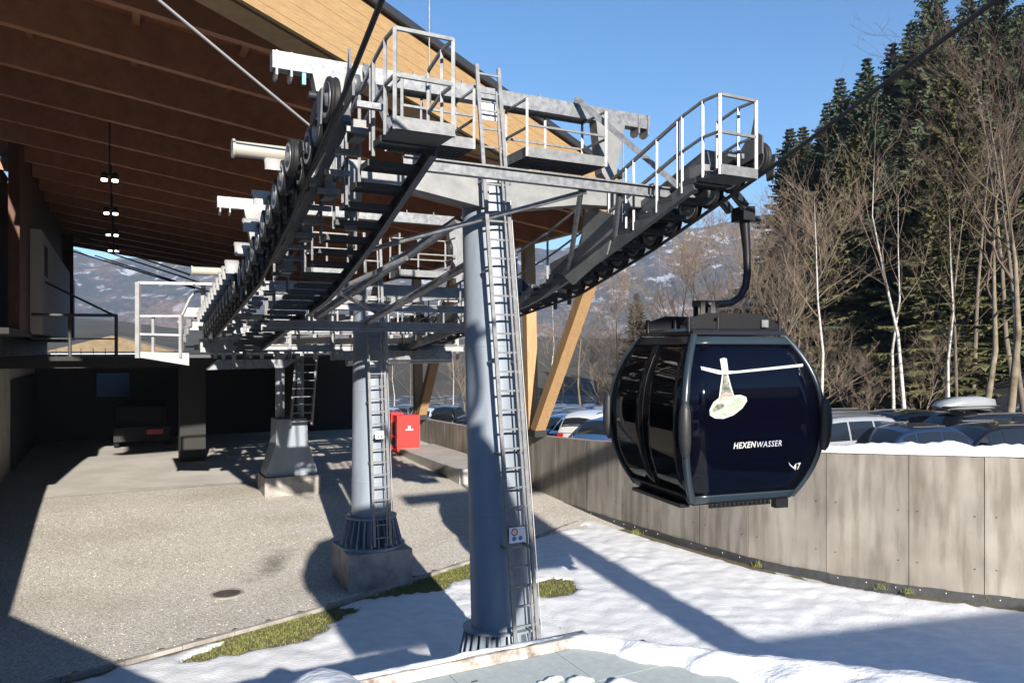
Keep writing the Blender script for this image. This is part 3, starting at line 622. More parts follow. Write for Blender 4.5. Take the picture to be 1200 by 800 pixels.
# --- pylons
def pylon(t, lean, zt, zb, rb, rt, label, ladder_top, zblock, blk, xb, xz, arm_z):
    base = Vector((L(t-lean*.6, 0, zb))); topp = L(t+lean*.4, 0, zt); root = thing('lift_pylon', label, 'pylon', base, 'pylons of the ropeway')
    ax = (topp-base).normalized(); ln = (topp-base).length
    def on(h): return base+ax*(h-zb)/ax.z
    def rr(h): return rb+(rt-rb)*(h-zb)/(zt-zb)
    b = B().path([on(zblock), on(zblock+.5), on((zb+zt)/2), on(zt)], [rr(zblock), rr(zblock+.5), rr((zb+zt)/2), rr(zt)], 32); ms = b.part('mast', 'mast', root)
    for h in (zb+(zt-zb)*.36, zb+(zt-zb)*.68): B().lathe([(rr(h)+.002, -.02), (rr(h)+.006, 0), (rr(h)+.001, .02)], on(h), ax, 32).part('weld_seam', 'mast', ms)
    # bolted flange with ribs
    zf0, zf1 = zblock, zblock+.72
    fl = B().lathe([(rr(zf1), 0), (rr(zf1)+.13, 0), (rr(zf1)+.13, -.035), (rr(zf1), -.035)], on(zf1), ax, 36, False).lathe([(rb+.02, .06), (rb+.30, .06), (rb+.30, 0), (rb, 0)], on(zf0), ax, 36, False).part('base_flange', 'mast', root)
    x = ax.orthogonal().normalized(); y = ax.cross(x)
    for k in range(26):
        a = 2*math.pi*k/26; d = x*math.cos(a)+y*math.sin(a); e = ax.cross(d)*.012; p0, p1 = on(zf0+.06), on(zf1-.035)
        B().add([p0+d*(rb-.02)-e, p0+d*(rb+.25)-e, p1+d*(rr(zf1)+.11)-e, p1+d*(rr(zf1)-.02)-e, p0+d*(rb-.02)+e, p0+d*(rb+.25)+e, p1+d*(rr(zf1)+.11)+e, p1+d*(rr(zf1)-.02)+e], [(0, 1, 2, 3), (5, 4, 7, 6), (0, 4, 5, 1), (1, 5, 6, 2), (2, 6, 7, 3), (3, 7, 4, 0)]).part('rib', 'mast', fl)
        if k % 2: B().tube(p0+d*(rb+.2), p0+d*(rb+.2)+ax*.09, .035, n=6).part('bolt', 'steelgrey', fl)
    cb = B().box(L(t-lean*.6, 0, (zb+zblock)/2-.15), (blk, blk, zblock-zb+.3), RL); cb.part('concrete_base', 'block', root)
    # ladder on the uphill side
    lo = zblock+.12; n = int((ladder_top-lo)/.29)
    def lp(h, s): p = on(h)-UV*(rr(min(h, zt))+.24)+VV*(.08-.028*h+s*.19); return p
    ld = B()
    for s in (-1, 1): ld.bar(lp(lo, s), lp(ladder_top, s), .035, .06, VV)
    ldo = ld.part('ladder', 'rail', root)
    for k in range(n): h = lo+.2+k*.29; B().bar(lp(h, -1), lp(h, 1), .028, .028).part('rung', 'rail', ldo)
    B().bar(lp(lo, .55)-UV*.03, lp(ladder_top-.4, .55)-UV*.03, .02, .03, VV).part('fall_arrest_rail', 'rail', ldo)
    B().tube(lp(lo, 1.5)+UV*.05, lp(zt-.3, 1.45)+UV*.05, .008, n=5).part('cable', 'cable', ldo)
    h = lo+.5
    while h < zt:
        for s in (-1, 1): B().bar(lp(h, s), on(h)-UV*(rr(h)-.03)+VV*(.08-.028*h+s*.19), .03, .04).part('ladder_bracket', 'rail', ldo)
        h += 1.4
    # crossarm carrying the sheaves
    za = arm_z
    for s in (-1, 1):
        p = [on(zt-.02)+VV*s*.2, L(t, 2.75*s, za)]
        B().prism([L(t-.16, s*.15, za-.42), L(t-.16, s*1.6, za-.2), L(t-.16, s*2.95, za-.15), L(t-.16, s*2.95, za+.10), L(t-.16, s*.15, za+.12)], UV*.36).part('crossarm', 'arm', root)
        B().box(L(t, s*2.95, za-.05), (.1, .8, .6), RL).part('crossarm_flange', 'arm', root)
    B().lathe([(rt+.1, .05), (rt+.1, -.05), (rt, -.05)], on(zt), ax, 32, False).part('mast_head', 'arm', root)
    # lifting beam above with legs and hooks
    v0, v1 = xb
    lb = B().box(L(t, (v0+v1)/2, xz), (v1-v0, .2, .24), RL).part('lifting_beam', 'galv', root)
    for v, s in ((v0, -1), (v1, 1)):
        for e in (.04, .24):
            B().prism([L(t-.125, v-s*e, xz+.12), L(t+.125, v-s*e, xz+.12), L(t+.125, v-s*e, xz-.22), L(t+.06, v-s*e, xz-.27), L(t-.06, v-s*e, xz-.27), L(t-.125, v-s*e, xz-.22)], VV*-s*.03).part('hook_plate', 'galv', lb)
        a = v-s*.55; c = v-s*1.15
        B().prism([L(t-.11, a, xz-.122), L(t-.11, c, xz-.122), L(t-.11, c+s*.12, xz-1.0), L(t-.11, c+s*.32, xz-1.25), L(t-.11, c+s*.42, xz-1.0)], UV*.22).part('beam_leg', 'arm', lb)
        B().box(L(t, c+s*.3, xz-1.3), (.16, .2, .5), RL).part('beam_leg', 'arm', lb)
    for v in (v0+2.1, v0+2.9, v1-2.2, v1-1.5): B().box(L(t, v, xz+.15), (.02, .03, .1), RL).part('eyelet', 'rail', lb)
    return root, on, rr, lp
P1, on1, rr1, lp1 = pylon(0, .7, 8.15, 0, .50, .40, 'tall front pylon with grey-blue tubular mast and ladder, base behind the snowy roof', 9.95, .5, 1.9, (-3.45, 3.05), 9.54, 8.15)
P2, on2, rr2, lp2 = pylon(6.7, .1, 6.7, 0, .49, .40, 'second pylon with ribbed flange standing on a square concrete block in the gravel', 8.2, .86, 1.5, (-3.45, 3.1), 8.72, 6.95)
# safety signs on the ladders
def sign(p, n_, w, h, label):
    n_ = Vector(n_).normalized(); x = Vector((-n_.y, n_.x, 0)).normalized(); x = x if x.dot(VV) > 0 else -x
    r = thing('safety_sign', label, 'sign', p, 'safety signs on the ladders')
    M = Matrix((x, -n_, ZV)).transposed()
    B().box(p, (w, .012, h), M).part('plate', 'white', r)
    B().lathe([(h*.2, 0), (h*.24, .002), (h*.17, .002)], p+n_*.008-x*w*.18+ZV*h*.2, n_, 16, False).part('prohibition_ring', 'signred', r)
    B().bar(p+n_*.012-x*w*.18-x*h*.13+ZV*(h*.2+h*.13), p+n_*.012-x*w*.18+x*h*.13+ZV*(h*.2-h*.13), .003, .014, n_).part('prohibition_bar', 'signred', r)
    for k in (-1, 1): B().lathe([(.001, .0), (h*.15, .001)], p+n_*.009+x*w*.2*k-ZV*h*.22, n_, 14, False).part('mandatory_disc', 'blue', r)
h = 2.75; sign((lp1(h, -.4))-UV*.07, -UV, .26, .23, 'small white safety sign on the ladder of the tall front pylon')
h = 3.55; sign((lp2(h, 0))-UV*.07, -UV, .20, .18, 'small white safety sign on the ladder of the second pylon')
h = 9.15; 
b = B().box(lp1(9.2, 0)+UV*.1+ZV*.05, (.34, .015, .26), RL); b.top('ladder_plate', 'white', 'white notice plate behind the top of the front ladder', 'sign')
# --- inner maintenance platforms below the lifting beam
def platform(t0, t1, v0, v1, z, h, label, m='rail'):
    r = thing('maintenance_platform', label, 'platform', L((t0+t1)/2, (v0+v1)/2, z), 'railed maintenance platforms')
    b = B(); k = 0
    v = v0
    while v < v1: b.lbox(t0, t1, v, v+.01, z, z+.05); v += .07
    tt = t0
    while tt < t1: b.lbox(tt, tt+.01, v0, v1, z+.01, z+.06); tt += .06
    b.part('floor_grating', 'grate', r)
    for t in (t0, t1): B().bar(L(t, v0, z+.08), L(t, v1, z+.08), .012, .16).part('toe_board', m, r)
    for v in (v0, v1): B().bar(L(t0, v, z+.08), L(t1, v, z+.08), .012, .16).part('toe_board', m, r)
    for t in (t0, t1):
        for v in ((v0, v1) if t == t0 else (v0, (v0+v1)/2, v1)): B().bar(L(t, v, z), L(t, v, z+h), .04, .04).part('post', m, r)
        for hh in ((h, h*.5) if t == t1 else (h*.55,)): B().bar(L(t, v0, z+hh), L(t, v1, z+hh), .032, .032).part('rail', m, r)
    for v in (v0, v1):
        for hh in (h, h*.5): B().bar(L(t0, v, z+hh), L(t1, v, z+hh), .032, .032).part('rail', m, r)
    return r
platform(-.62, .1, .28, 1.75, 8.5, .9, 'railed platform right of the front ladder under the lifting beam')
platform(-.62, .1, -1.75, -.62, 8.5, .9, 'railed platform left of the front ladder under the lifting beam')
platform(6.2, 6.9, -1.5, -.5, 7.25, 1.0, 'railed platform left of the second pylon under the timber roof')
platform(6.2, 6.9, .55, 2.0, 7.25, 1.0, 'railed platform right of the second pylon behind the front mast')
# --- frame of beams and diagonal struts between the walkways and pylons
fr = thing('bracing_frame', 'galvanised beams and diagonal struts tying the two front walkways together', 'steel frame', L(0, 0, 7.2))
B().ibeam(L(-1.25, -1.95, 8.02), L(-1.25, 2.9, 8.02), .12, .18).part('cross_beam', 'galv', fr)
def strut(p, q, r=.05, m='galv', par=fr, n=8): return B().tube(p, q, r, n=n).part('strut', m, par)
B().bar(ont(675, 115, -.15), L(-1.6, 2.75, zw(-1.6)+.1), .07, .09).part('strut', 'galv', fr)
B().bar(ont(428, 78, -.15), L(-1.9, -2.3, zw(-1.9)+.25), .07, .09).part('strut', 'galv', fr)
strut(L(.9, -1.95, 7.05), L(-1.2, 1.0, 7.92), .04)
strut(L(-1.2, .9, 7.93), L(1.2, 2.15, 6.95), .045)
strut(L(-1.2, 1.6, 7.93), L(-.2, 2.2, 7.3), .045)
strut(L(.35, -.45, 7.6), L(4.9, -1.7, 6.2), .085, 'galv')
strut(L(.35, -.1, 7.0), L(5.0, -.6, 6.1), .075, 'galv')
strut(L(.35, .45, 7.6), L(4.9, 1.9, 6.2), .08, 'galv')
strut(L(2.6, -1.95, 6.6), L(4.9, -.3, 6.25), .045)
strut(L(2.2, 1.2, 8.4), L(3.4, 1.95, 6.2), .06, 'rail')
strut(L(3.2, -1.95, 6.5), L(1.6, -.9, 7.1), .05)
for z in (6.42, 6.03): B().ibeam(L(5.0, -2.65, z), L(5.0, 2.8, z), .12, .16).part('cross_beam', 'galv_sunlit', fr)
B().ibeam(L(5.9, -2.65, 6.0), L(5.9, 2.8, 6.0), .12, .16).part('cross_beam', 'galv_sunlit', fr)
for s in (-1, 1):
    B().bar(L(-.1, 2.35*s, zw(0)-.05), L(-.1, 2.35*s, 8.1), .12, .16).part('hanger_post', 'arm', fr)
    B().bar(L(.9, 2.1*s, zw(.9)-.05), L(.3, 2.1*s, 8.0), .08, .1).part('hanger_post', 'arm', fr)
    B().bar(L(6.7, 2.35*s, zw(6.7)-.05), L(6.7, 2.35*s, 6.9), .12, .16).part('hanger_post', 'arm', fr)
B().prism([L(.9, 2.05, zw(.9)-.35), L(-.2, 2.05, zw(0)-.15), L(-.5, 2.05, zw(-.5)+.3), L(.1, 2.05, 7.95), L(.5, 2.05, 7.95), L(.6, 2.05, zw(.6)+.3), L(1.3, 2.05, zw(1.3))], VV*.03).part('gusset_plate', 'arm', fr)
# thin signal cables and antenna rods
B().path([ont(185, 0, -2.6)+(ont(185, 0, -2.6)-ont(357, 143, -1.2))*2, ont(366, 150, -1.1)], .016, 6).top('signal_cable', 'cable', 'thin grey cable sloping from the upper left to the left sheaves', 'cable')
for px_, y0, y1, t, lab in ((503, 60, -2, -.3, 'slim white antenna rod rising behind the left end basket'), (730, 190, 150, .3, 'slim antenna rod beside the right end of the lifting beam')):
    r = thing('antenna_rod', lab, 'antenna', ont(px_, y0, t), 'antenna rods'); B().tube(ont(px_, y0+45, t), ont(px_, y1, t), .012, n=6).part('rod', 'rail', r); B().tube(ont(px_, y0+60, t), ont(px_, y0+40, t), .03, n=6).part('base', 'galv', r)
tp = ont(356, 93, -.1); B().box(tp, (.05, .05, .16), RL).top('cyan_piece', 'cyan', 'small cyan piece hanging below the left end of the lifting beam', 'piece')  # adds a small cyan box below the beam
# --- third support with stair
s3 = thing('station_support', 'flared steel support with a stair on a low concrete base at the hall entrance', 'support', L(16.6, 0, .5))
B().box(L(16.6, 0, .75), (1.9, 1.5, .75), RL).part('concrete_base', 'block', s3)
b = B(); prof = [(1.12, .8), (1.4, .62), (1.6, .55), (1.8, .5), (2.6, .48)]
vs = []; fs = []
b.add([L(16.6+dt*.55, dv*w, z) for z, w in ((1.125, .88), (1.35, .85), (1.9, .66), (2.3, .55), (3.1, .52)) for dt, dv in ((-1, -1), (-1, 1), (1, 1), (1, -1))], [(i*4+k, i*4+(k+1) % 4, i*4+4+(k+1) % 4, i*4+4+k) for i in range(4) for k in range(4)]+[(16, 17, 18, 19)]).part('flared_housing', 'mast', s3)
B().tube(L(16.5, -.33, 3.0), L(16.5, -.33, 5.5), .16, n=14).part('post', 'mast', s3)
B().tube(L(16.7, .42, 3.0), L(16.7, .42, 5.5), .12, n=14).part('post', 'mast', s3)
for s in (.0, .72): B().bar(L(15.7, -.12+s, 2.9), L(16.5, .25+s, 5.4), .05, .18).part('stair_stringer', 'galv', s3)
for k in range(9): p = L(15.7+.8*(k+.5)/9, .24+.37*(k+.5)/9, 2.9+2.5*(k+.5)/9); B().box(p, (.72, .2, .03), RL).part('stair_tread', 'galv', s3)
# ================================================================== gondola
mat('cabframe', (.028, .042, .052), .3, .2, coat=.5)
mat('cabblack', (.012, .012, .014), .35)
mat('cabpad', (.02, .021, .023), .5, 0, (.03, .031, .033), 30)
mat('seat', (.05, .05, .06), .8)
mat('decalwhite', (.50, .50, .47), .5)
mat('decalgreen', (.40, .45, .37), .5, 0, (.24, .29, .22), 14)
mat('decaldark', (.05, .055, .045), .5, 0, (.26, .27, .22), 16)
mat('decalpink', (.36, .2, .14), .5)
mat('decalgrey', (.42, .45, .52), .5)
def glassmat(name, tint, base):
    m = mat(name, base, .03, spec=1.0); n, l = nodes(name); t = n.new('ShaderNodeBsdfTransparent'); t.inputs[0].default_value = (*tint, 1)
    x = n.new('ShaderNodeMixShader'); x.inputs[0].default_value = .34; l.new(t.outputs[0], x.inputs[1]); l.new(n['Principled BSDF'].outputs[0], x.inputs[2]); l.new(x.outputs[0], n['Material Output'].inputs[0])
glassmat('glass_end', (.24, .25, .33), (.004, .005, .016)); glassmat('glass_side', (.46, .40, .37), (.012, .011, .012))
GH = 2.32
PROF = [(0, .84), (.12, .90), (.35, 1.01), (.6, 1.10), (.85, 1.17), (1.08, 1.2), (1.3, 1.19), (1.55, 1.14), (1.8, 1.06), (2.05, .94), (2.2, .86), (2.32, .79)]
def hw(z): u_ = (z-1.1)/1.12; return .84+.365*(1-abs(u_)**2.3)
class Gon:
    def __init__(s, c, yaw, label, tag):
        s.c = Vector(c); s.x = Vector((math.cos(yaw), math.sin(yaw), 0)); s.y = Vector((-math.sin(yaw), math.cos(yaw), 0)); s.M = Matrix((s.x, s.y, ZV)).transposed()
        s.r = thing('gondola_cabin', label, 'gondola', s.c, 'gondola cabins'); s.build()
    def P(s, x, y, z): return s.c+s.x*x+s.y*y+ZV*z*1.1
    def face(s, side, a, z, out=0):                         # a in -1..1 across one of four faces
        h = hw(z)+out; k = hw(z)*a
        return [s.P(k, -h, z), s.P(h, k, z), s.P(-k, h, z), s.P(-h, -k, z)][side]
    def patch(s, side, a0, a1, z0, z1, out, th, name, m, na=6, nz=12, par=None):
        b = B(); vs = []; fs = []
        for o in (out, out-th):
            for j in range(nz+1):
                for i in range(na+1):
                    a = a0+(a1-a0)*i/na; z = z0+(z1-z0)*j/nz; vs.append(s.face(side, a, z, o))
        w = na+1; T = w*(nz+1)
        for j in range(nz):
            for i in range(na):
                q = (j*w+i, j*w+i+1, (j+1)*w+i+1, (j+1)*w+i); fs.append(q); fs.append(tuple(k+T for k in q[::-1]))
        rim = [i for i in range(w)]+[j*w+na for j in range(1, nz+1)]+[nz*w+i for i in range(na-1, -1, -1)]+[j*w for j in range(nz-1, 0, -1)]
        for a, c in zip(rim, rim[1:]+rim[:1]): fs.append((c, a, a+T, c+T))
        return b.add(vs, fs, True).part(name, m, par or s.r)
    def build(s):
        r = s.r
        for k in range(4):
            s.patch(k, -.93, .93, .12, 2.16, -.006, .012, 'window_pane', 'glass_end' if k % 2 == 0 else 'glass_side')
        for k in range(4):                                   # pillars along the corners: rounded tube swept up the profile
            sx, sy = ((-1, -1), (1, -1), (1, 1), (-1, 1))[k]
            pts = [s.P(sx*(hw(z)-.035), sy*(hw(z)-.035), z) for z in [.06+i*(2.24-.06)/16 for i in range(17)]]
            B().path(pts, [.054]*17, 12).part('corner_pillar', 'cabframe', r)
        for k in range(4):
            m = 'cabframe' if k % 2 == 0 else 'cabblack'
            s.patch(k, -.96, .96, 2.13, 2.24, .012, .06, 'top_rail', m, 6, 3); s.patch(k, -.96, .96, .02, .135, .012, .06, 'bottom_rail', m, 6, 3)
        for k in (1, 3):                                     # door pair on the sides
            for a in (-.92, .012): s.patch(k, a, a+.91, .16, 2.12, .004, .006, 'door_pane', 'glass_side', 5, 10)
            s.patch(k, .0, .006, .15, 2.12, .008, .01, 'door_seam', 'cabblack', 1, 10)
        for k in (0, 2):
            for sx in (-1, 1):
                b = B(); c = s.face(k, sx*.985, 1.02, .03); 
                pts = [s.face(k, sx*1.0, z, .02) for z in (.70, .76, .9, 1.1, 1.28, 1.36, 1.40)]
                b.path(pts, [.04, .07, .088, .09, .08, .06, .025], 10); b.part('bumper', 'cabpad', r)
        fl = B().box(s.P(0, 0, .03), (1.66, 1.66, .08), s.M).part('floor', 'cabblack', r)
        for k in (0, 2):
            for i in range(14): B().box(s.face(k, -.62+i*.09, 0, -.02)-ZV*.035, (.05, .05, .05), s.M).part('step_tooth', 'cabblack', fl)
        B().box(s.face(3, 0, 0, .06)-ZV*.02, (.16, 1.5, .05), s.M).part('door_step', 'cabblack', r)
        B().box(s.face(0, .82, 0, -.05)-ZV*.06, (.22, .12, .14), s.M).part('guide_block', 'cabblack', r)
        rf = B(); n = 8
        vs = [s.P(a, b_, 2.26+h) for h, q in ((0, .83), (.05, .80), (.09, .7)) for a, b_ in ((-q, -q), (q, -q), (q, q), (-q, q))]
        rf.add(vs, [(i*4+k, i*4+(k+1) % 4, i*4+4+(k+1) % 4, i*4+4+k) for i in range(2) for k in range(4)]+[(8, 9, 10, 11), (3, 2, 1, 0)]); rfo = rf.part('roof', 'cabblack', r)
        for y in (-.62, .62):
            B().prism([s.P(-.85, y, 2.36), s.P(.85, y, 2.36), s.P(.8, y, 2.46), s.P(.45, y, 2.56), s.P(-.45, y, 2.56), s.P(-.8, y, 2.46)], s.y*.06).part('roof_beam', 'cabblack', rfo)
            for x in (-.8, -.3, .8): B().tube(s.P(x, y-.05, 2.3), s.P(x, y-.05, 2.5), .035, n=8).part('damper', 'cabblack', rfo)
        B().box(s.P(.5, -.70, 2.42), (.12, .05, .11), s.M).part('sensor_box', 'galv', rfo)
        B().prism([s.P(-.82, -.68, 2.34), s.P(.8, -.68, 2.34), s.P(.8, -.68, 2.42), s.P(.2, -.68, 2.47), s.P(-.65, -.68, 2.43)], s.y*.03).part('roof_fairing', 'cabblack', rfo)
        # seats inside
        for y in (-.7, .7):
            B().box(s.P(0, y, .5), (1.5, .42, .1), s.M).part('bench_seat', 'seat', r); B().box(s.P(0, y*1.28, .85), (1.5, .08, .6), s.M).part('bench_back', 'seat', r)
        # hanger: foot, curved arm, head with grip
        hg = B(); zt = s.top
        hb = B().bar(s.P(-.28, 0, 2.72), s.P(.12, 0, 2.72), .16, .10).part('hanger', 'cabblack', r)
        for x in (-.2, -.02):
            B().bar(s.P(x, -.1, 2.44), s.P(x, -.1, 2.76), .05, .07).part('hanger_link', 'cabblack', hb); B().bar(s.P(x, .1, 2.44), s.P(x, .1, 2.76), .05, .07).part('hanger_link', 'cabblack', hb)
        B().tube(s.P(-.1, -.16, 2.50), s.P(-.1, .16, 2.5), .025).part('pin', 'galv', hb); B().tube(s.P(-.1, -.16, 2.72), s.P(-.1, .16, 2.72), .025).part('pin', 'galv', hb)
        arm = [s.P(-.1, 0, 2.72), s.P(.12, 0, 2.72), s.P(.38, 0, 2.74), s.P(.56, 0, 2.83), s.P(.67, 0, 3.0), s.P(.70, 0, 3.2), s.P(.69, 0, 3.5), s.P(.64, 0, zt-.12)]
        B().path(arm, [.055, .06, .062, .062, .062, .062, .065, .085], 10).part('hanger_arm', 'cabblack', r)
        gr = B().box(s.P(.62, 0, zt-.05), (.22, .34, .22), s.M).part('grip', 'cabblack', r)
        B().tube(s.P(.72, .0, zt-.12), s.P(.92, .0, zt-.1), .055, n=10).part('grip_roller', 'dark', gr)
        B().bar(s.P(.52, .2, zt+.02), s.P(.3, .2, zt+.22), .1, .12).part('grip_jaw', 'cabblack', gr); B().bar(s.P(.52, -.2, zt+.02), s.P(.3, -.2, zt+.22), .1, .12).part('grip_jaw', 'cabblack', gr)
Gon.top = 4.1
g1 = Gon((3.16, 12.12, 3.24), R(18.5), 'dark blue gondola cabin with witch hat emblem hanging in front of the concrete wall', 1)
# --- decals on the uphill face of the cabin, traced on the surface
def project(p): return (HX+p.x/p.y*F, HY-(p.z-CZ)/p.y*F)
def surf(px_, py_, g=g1, out=.008):
    a, z = 0., 1.1
    for _ in range(12):
        p0 = project(g.face(0, a, z, out)); pa = project(g.face(0, a+.01, z, out)); pz = project(g.face(0, a, z+.01, out))
        j = [(pa[0]-p0[0])/.01, (pz[0]-p0[0])/.01, (pa[1]-p0[1])/.01, (pz[1]-p0[1])/.01]; ex, ey = px_-p0[0], py_-p0[1]; d = j[0]*j[3]-j[1]*j[2]
        a += (ex*j[3]-j[1]*ey)/d; z += (j[0]*ey-j[2]*ex)/d; a = max(-1, min(1, a)); z = max(.05, min(2.2, z))
    return a, z
def decal(poly, name, m, out, par=g1.r):
    pts = [surf(*q) for q in poly]; v3 = [Vector((a, z, 0)) for a, z in pts]; tr = tessellate_polygon([v3])
    bm = bmesh.new(); vv = [bm.verts.new(p) for p in v3]
    for t in tr:
        try: bm.faces.new([vv[i] for i in t])
        except ValueError: pass
    bmesh.ops.subdivide_edges(bm, edges=bm.edges[:], cuts=2, use_grid_fill=True)
    b = B(); bm.verts.ensure_lookup_table(); bm.verts.index_update()
    b.add([g1.face(0, p.co.x, p.co.y, out) for p in bm.verts], [tuple(q.index for q in f.verts) for f in bm.faces]); bm.free()
    return b.part(name, m, par)
em = decal([(821, 429), (822, 433), (843, 438.5), (852, 438.2), (941, 429.2), (941, 426), (862, 434.5), (845, 434)], 'emblem_broomstick', 'decalwhite', .008)
decal([(843.5, 420.5), (846, 435), (853.5, 435), (851.5, 420), (848, 419)], 'emblem_ribbon', 'decalwhite', .010)
decal([(846.5, 436), (844, 453), (842.5, 466), (836, 471), (831.5, 480), (832, 486.5), (838, 490), (848, 490.5), (860, 486), (870, 478), (875.5, 469.5), (874.5, 465), (868, 462.5), (860, 463), (857, 453), (852.5, 436)], 'emblem_hat', 'decalwhite', .009)
decal([(847.6, 438), (846, 453), (844.6, 462.5), (851, 460.5), (858, 461), (855.5, 453), (851.6, 438)], 'emblem_hat_cone', 'decaldark', .011)
decal([(843.8, 466), (838, 472), (833.5, 480), (834, 485.5), (840, 488.3), (848, 488.6), (859, 484.4), (868.5, 477), (873.3, 469.3), (872.5, 466.3), (866, 464.6), (859, 465.5), (851, 464.5)], 'emblem_hat_brim', 'decalgreen', .011)
decal([(843.5, 463), (843.8, 466), (850, 464), (858.6, 464.6), (858.2, 461.6), (851, 461)], 'emblem_hat_band', 'decalpink', .013)
decal([(836, 478), (835.5, 482.5), (843, 480), (850, 475), (846, 472.5), (840, 473.5)], 'emblem_hat_shadow', 'decaldark', .0125)
def text_on(txt, x0, x1, ybase, hpx, m, name, shear=.25, bold=0.0, serif=True):
    cu = bpy.data.curves.new(name, 'FONT'); cu.body = txt; cu.shear = shear; cu.offset = bold; cu.size = 1; cu.resolution_u = 2; cu.space_character = 1.12
    to = bpy.data.objects.new('tmp_text', cu); COL.objects.link(to); bpy.context.view_layer.update(); me = bpy.data.meshes.new_from_object(to.evaluated_get(bpy.context.evaluated_depsgraph_get())); bpy.data.objects.remove(to)
    xs = [p.co.x for p in me.vertices]; ys = [p.co.y for p in me.vertices]; xa, xb, ya, yb = min(xs), max(xs), min(ys), max(ys)
    b = B(); vs = []
    for p in me.vertices:
        fx = (p.co.x-xa)/(xb-xa); px_ = x0+(x1-x0)*fx; py_ = ybase+(-1.0)*fx*2-(p.co.y-ya)/(yb-ya)*hpx; a, z = surf(px_, py_); vs.append(g1.face(0, a, z, .010))
    b.add(vs, [tuple(f.vertices) for f in me.polygons]); return b.part(name, m, g1.r)
text_on('HEXEN', 859.5, 886, 525.8, 7.2, 'decalwhite', 'lettering', .22, .025)
text_on('WASSER', 887, 916, 524.2, 6.8, 'decalgrey', 'lettering', .22, .004)
text_on('47', 929, 938.5, 551, 7.5, 'decalwhite', 'cabin_number', .2, .02)
decal([(924, 541), (925.5, 545), (929, 548), (929.5, 546.8), (926.6, 544.4)], 'number_flourish', 'decalgrey', .01)
# a second cabin further up the left rope (above and beside the camera; its shadow lies by the second pylon)
p = L(-15.2, -3.2, zr(-15.2)-4.9)
g2 = Gon((p.x, p.y, p.z), AL, 'second dark blue cabin on the left rope above the viewpoint', 2)
# ================================================================== station entry machinery
se = thing('station_entry_frame', 'sunlit galvanised entry frame with tyre conveyors at the mouth of the hall', 'machinery', L(14, 0, 5.0))
for t, z in ((10.8, 5.55), (10.8, 6.05), (13, 5.5), (13, 6.3), (15.5, 5.6), (15.5, 6.5), (18, 5.6), (18, 6.7)): B().ibeam(L(t, -3.0, z), L(t, 4.2, z), .14, .2).part('cross_beam', 'galv_sunlit', se)
for v in (-2.4, -1.2, 0, 1.2, 2.5, 3.9):
    B().ibeam(L(10.7, v, 5.78), L(20.5, v, 5.78), .12, .2).part('long_beam', 'galv_sunlit', se)
    for t in (10.8, 13, 15.5, 18): B().bar(L(t, v+.1, 5.2), L(t, v+.1, 6.6), .08, .1).part('post', 'galv_sunlit', se)
TY = B().lathe([(.09, -.06), (.17, -.06), (.2, -.03), (.2, .03), (.17, .06), (.09, .06), (.09, -.06)], ax=Vector((1, 0, 0)), n=14).mesh('conveyor_tyre', 'rubber'); TH = B().lathe([(.09, -.05), (.09, .05), (.03, .055), (.001, .055)], ax=Vector((1, 0, 0)), n=12).mesh('tyre_rim', 'galv')
for v, tt0 in ((-2.75, 10.6), (3.2, 9.9), (2.6, 10.2)):
    for k in range(16): w = inst(TY, 'conveyor_tyre', se, L(tt0+k*.46, v, 6.35+.0*k), RL.to_4x4()); sub(TH, 'rim', w)
    B().bar(L(tt0-.2, v+.2, 6.35), L(tt0+7.4, v+.2, 6.35), .08, .2).part('conveyor_rail', 'galv_sunlit', se)
for k in range(11): B().tube(L(11+k*.75, -2.4+.3*(k % 3), 5.9), L(11.6+k*.75, 3.8-.4*(k % 4), 6.3+.12*(k % 4)), .035).part('pipe', 'galv', se)
for k in range(9): B().box(L(11.2+k*.8, -1.8+k*.62, 6.2+.18*(k % 3)), (.4+.1*(k % 3), .3, .25+.1*(k % 2)), RL).part('equipment_box', 'galv_sunlit' if k % 3 else 'galv', se)
for v in (-1.7, -.6, .9, 2.0, 3.3): railing(se, [L(10.6, v, 6.1), L(10.6, v+.8, 6.1)], .9, m='galv_sunlit', w=.04)
B().box(L(10.5, 1.8, 5.35), (3.4, .8, .26), RL).part('catch_trough', 'galv', se)
B().tube(L(10.4, .4, 5.2), L(10.4, 3.6, 5.28), .16, n=14).part('roller', 'steelgrey', se)
# platform with railings at the mouth, left
lp_ = thing('entry_platform', 'sunlit railed service platform at the left station entry below the last wheels', 'platform', L(11, -4.2, 5.2))
def lbar(p, q, w=.07, name='rail', m='galv_sunlit'): return B().bar(p, q, w, w).part(name, m, lp_)
T0, T1 = 10.2, 13.4; va, vb = -4.93, -3.3
B().prism([L(T0, va, 5.32), L(T0, -3.75, 5.1), L(T0, -3.75, 5.42), L(T0, va, 5.46)], UV*.05).part('toe_board', 'galv_sunlit', lp_)
B().lbox(T0+.05, T1, va, -3.2, 5.3, 5.38).part('floor', 'grate', lp_)
lbar(L(T0, va, 5.3), L(T0, va, 7.2), .10, 'post'); lbar(L(T0+.1, va+.35, 5.4), L(T0+.1, va+.35, 6.35), .06, 'post'); lbar(L(T0, -3.95, 5.3), L(T0, -3.95, 6.4), .07, 'post')
lbar(L(T0, va, 7.18), L(T0, -3.15, 7.22)); lbar(L(T0, -3.15, 7.22), L(T0, -2.85, 6.9)); lbar(L(T0, va, 6.35), L(T0, -3.95, 6.37), .05); lbar(L(T0, va, 5.9), L(T0, -3.95, 5.88), .05)
lbar(L(T0+.1, -3.4, 6.3), L(T0+.1, -3.4, 7.2), .09, 'post'); lbar(L(T0+.1, -2.85, 6.2), L(T0+.1, -2.85, 6.9), .07, 'post'); lbar(L(T0+.1, -3.05, 6.5), L(T0+.1, -3.05, 7.2), .07, 'post')
